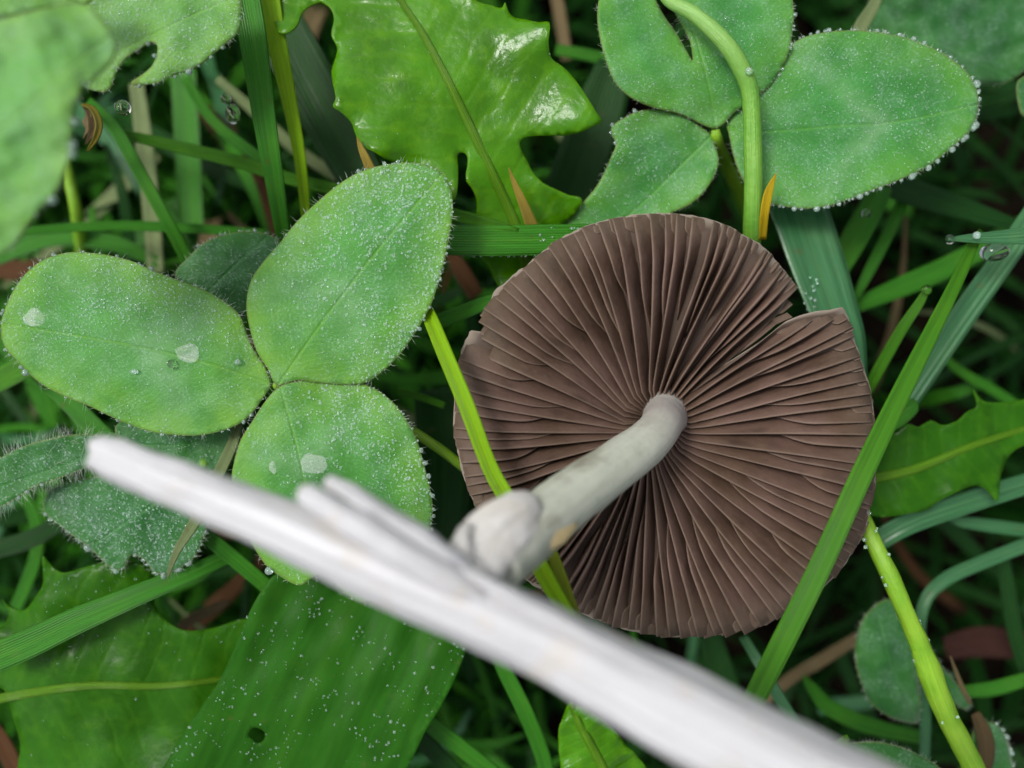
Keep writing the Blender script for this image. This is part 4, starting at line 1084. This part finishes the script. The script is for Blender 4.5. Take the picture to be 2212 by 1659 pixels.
o = tube('clover_stalk', [(890, 930, -.6, 20), (930, 956, -.55, 22), (990, 1000, -.6, 22), (1040, 1040, -.9, 22)], 'petiole_y', ring=10, sub=6, wob=.1, seed=8)
tag(o, 'short hairy yellow-green stalk reaching under the left rim of the cap', 'stalk', 'stalks')
o = tube('clover_stalk', [(130, 300, -1.5, 22), (150, 390, -1.6, 24), (165, 460, -1.7, 25), (178, 560, -2.2, 25)], 'petiole_y', ring=8, sub=5)
tag(o, 'blurred yellowish stalk under the upper left leaflet', 'stalk', 'stalks')

# single drops
g5 = 'single drops at the upper right'
drop(2052, 517, -.35, 10, 'small drop on the point of the level leaf tip at the right edge', g5)
drop(2148, 545, -.42, 26, 'large bright drop hanging under the level leaf tip at the right edge', g5, (1.15, .75, .9))
drop(2110, 508, -.3, 8, 'small drop on top of the level leaf tip at the right edge', g5)
drop(1872, 461, -1.0, 10, 'white drop below the large oval clover leaflet', g5)
drop(2001, 626, -.58, 11, 'drop on the tip of the short green blade at right', g5)
r_ = random.Random(9)
for k in range(12):
    drop(1738 + r_.uniform(-3, 30), 600 + k * 7 + r_.uniform(-3, 3), -.66, r_.uniform(2.2, 3.8), 'clear bead on the broad wet blade in the notch of the cap', 'beads on the broad wet blade')
for k in range(26):
    drop(1130 + r_.random() ** .6 * 160, 518 + r_.uniform(-26, 20), -.44, r_.uniform(1.8, 3.6), 'tiny bead on the wide level blade beside the cap', 'beads on the level blade')
for k in range(14):
    drop(1000 + k * 14 + r_.uniform(-5, 5), 553, -.44, r_.uniform(1.8, 3.4), 'tiny bead on the lower edge of the wide level blade', 'beads on the level blade')

# ------------------------------------------------------------------ undergrowth
r_ = random.Random(21)
for k in range(290):
    x = r_.uniform(-150, 2350) if k < 150 else r_.uniform(-100, 1200); y = r_.uniform(-150, 1800)
    if x > 1500 and y > 500 and r_.random() < .25: continue
    a = r_.uniform(0, 6.28); L = r_.uniform(150, 480)
    z0 = r_.uniform(-4.6, -3.2); z1 = r_.uniform(-3.4, -2.3)
    b = r_.uniform(-.8, .8)
    pts = []
    wd = r_.uniform(18, 46)
    for s in (0, .35, .7, 1):
        an = a + b * s
        pts.append((x + math.cos(an) * L * s, y + math.sin(an) * L * s, z0 + (z1 - z0) * math.sin(s * 1.9) , wd * (1 - .75 * s ** 2)))
    left = x < 1100
    mt = r_.choices(('grass', 'grass_dark', 'grass_blue', 'straw', 'dead', 'straw_pale'), (8 if left else 1.5, 5 if left else 9, 2 if left else 1, .7, .6, .6))[0]  # more dark grass on the right: that side's shade put into colour
    nm, ct, lb, gp = ('grass_blade', 'grass blade', 'blurred green grass blade low in the dark undergrowth', 'undergrowth blades')
    if mt in ('straw', 'straw_pale'): nm, ct, lb, gp = 'straw', 'straw', 'blurred dry straw low in the dark undergrowth', 'undergrowth straws'
    if mt == 'dead': nm, ct, lb, gp = 'dead_leaf', 'dead leaf', 'blurred brown dead leaf strip low in the dark undergrowth', 'undergrowth dead leaves'
    mx, my = pts[1][0], pts[1][1]
    col_ = {'grass': 'mid green', 'grass_dark': 'dark green', 'grass_blue': 'blue-green', 'straw': 'brown', 'straw_pale': 'pale', 'dead': 'rusty'}[mt]
    size = ('narrow', 'medium', 'broad')[min(2, int((wd - 18) / 9.4))]
    spots = (((300, 350), 'under the blurred upper left clover'), ((900, 200), 'under the bright dandelion leaf'), ((1650, 200), 'under the upper right clover'), ((2100, 600), 'in the dark right of the wet blades'),
             ((250, 800), 'under the sharp left clover'), ((950, 900), 'between clover and cap'), ((1440, 920), 'under the mushroom cap'), ((2080, 1050), 'under the right dandelion leaf'),
             ((250, 1450), 'under the bottom left dandelion leaf'), ((700, 1500), 'under the plantain leaf'), ((1250, 1550), 'under the white stem near the bottom edge'), ((1900, 1480), 'in the lower right shade'))
    spot = min(spots, key=lambda q: (q[0][0] - mx) ** 2 + (q[0][1] - my) ** 2)[1]
    kind_ = {'grass_blade': 'grass blade', 'straw': 'dry straw', 'dead_leaf': 'dead leaf strip'}[nm]
    lb = 'blurred %s %s %s deep %s' % (size, col_, kind_, spot)
    vs, fs, U, V = blade_geo(pts, 12, .2, r_.uniform(-.6, .6), 5)
    o = mesh_obj(nm, vs, fs, M[mt], attrs=dict(lu=U, lv=V))
    md = o.modifiers.new("thickness", 'SOLIDIFY'); md.thickness = .00014; md.offset = 0
    tag(o, lb, ct, gp)

# low grass carpet that covers the soil inside the picture
for mt_, n_, x0_, x1_, lab_ in (('grass', 900, -.09, .0, 'short green grass carpeting the soil under the left half'), ('grass_dark', 900, -.1, .015, 'short grass carpeting the soil, deep shade put into its dark green'), ('grass_dark', 420, .015, .11, 'sparse grass on the soil at right, shade put into its dark green')):
    VS, FS, UU, VV = [], [], [], []
    for k in range(n_):
        x, y = r_.uniform(x0_, x1_), r_.uniform(-.08, .08)
        h = r_.uniform(.012, .032); an = r_.uniform(0, 6.283); ln = r_.uniform(.006, .03); wd = r_.uniform(.0007, .0016)
        sd_ = Vector((-math.sin(an), math.cos(an), 0)); b0 = len(VS)
        for q_ in (0, .4, .75, 1):
            c_ = Vector((x + math.cos(an) * ln * q_, y + math.sin(an) * ln * q_, -.068 + h * (q_ - .35 * q_ * q_) * 1.5))
            for q in (-1, 1):
                VS.append(c_ + sd_ * (q * wd * (1 - .9 * q_ * q_))); UU.append(q_); VV.append(q)
        for i in range(3):
            FS.append((b0 + 2 * i, b0 + 2 * i + 1, b0 + 2 * i + 3, b0 + 2 * i + 2))
    tag(mesh_obj('grass_carpet', VS, FS, M[mt_], attrs=dict(lu=UU, lv=VV)), lab_, 'grass', kind='stuff')

# meadow around the picture
VS, FS, UU, VV = [], [], [], []
for k in range(3600):
    rr = .075 + .33 * r_.random() ** .8; a = r_.uniform(0, 6.283)
    x, y = math.cos(a) * rr * 1.1, math.sin(a) * rr
    if abs(x) < .078 and abs(y) < .062: continue
    h = r_.uniform(.025, .055); an = r_.uniform(0, 6.283); ln = r_.uniform(.01, .035); wd = r_.uniform(.0008, .0018)
    sd_ = Vector((-math.sin(an), math.cos(an), 0))
    b0 = len(VS)
    for s in (0, .4, .75, 1):
        c_ = Vector((x + math.cos(an) * ln * s * s, y + math.sin(an) * ln * s * s, -.068 + h * (s - .25 * s * s)))
        for q in (-1, 1):
            VS.append(c_ + sd_ * (q * wd * (1 - .92 * s * s))); UU.append(s); VV.append(q)
    for i in range(3):
        FS.append((b0 + 2 * i, b0 + 2 * i + 1, b0 + 2 * i + 3, b0 + 2 * i + 2))
o = mesh_obj('meadow_grass', VS, FS, M['grass_dark'], attrs=dict(lu=UU, lv=VV))
tag(o, 'green meadow grass growing all round beyond the picture', 'grass', kind='stuff')

# put every Empty at the foot of its thing
for e in [o for o in COL.objects if o.type == 'EMPTY']:
    cs = []
    for ch in e.children:
        n = len(ch.data.vertices); a = np.empty(n * 3, np.float32); ch.data.vertices.foreach_get('co', a); cs.append(a.reshape(-1, 3))
    if not cs: continue
    a = np.vstack(cs)
    base = Vector((float(a[:, 0].mean()), float(a[:, 1].mean()), float(a[:, 2].min())))
    e.location = base
    for ch in e.children: ch.location = -base
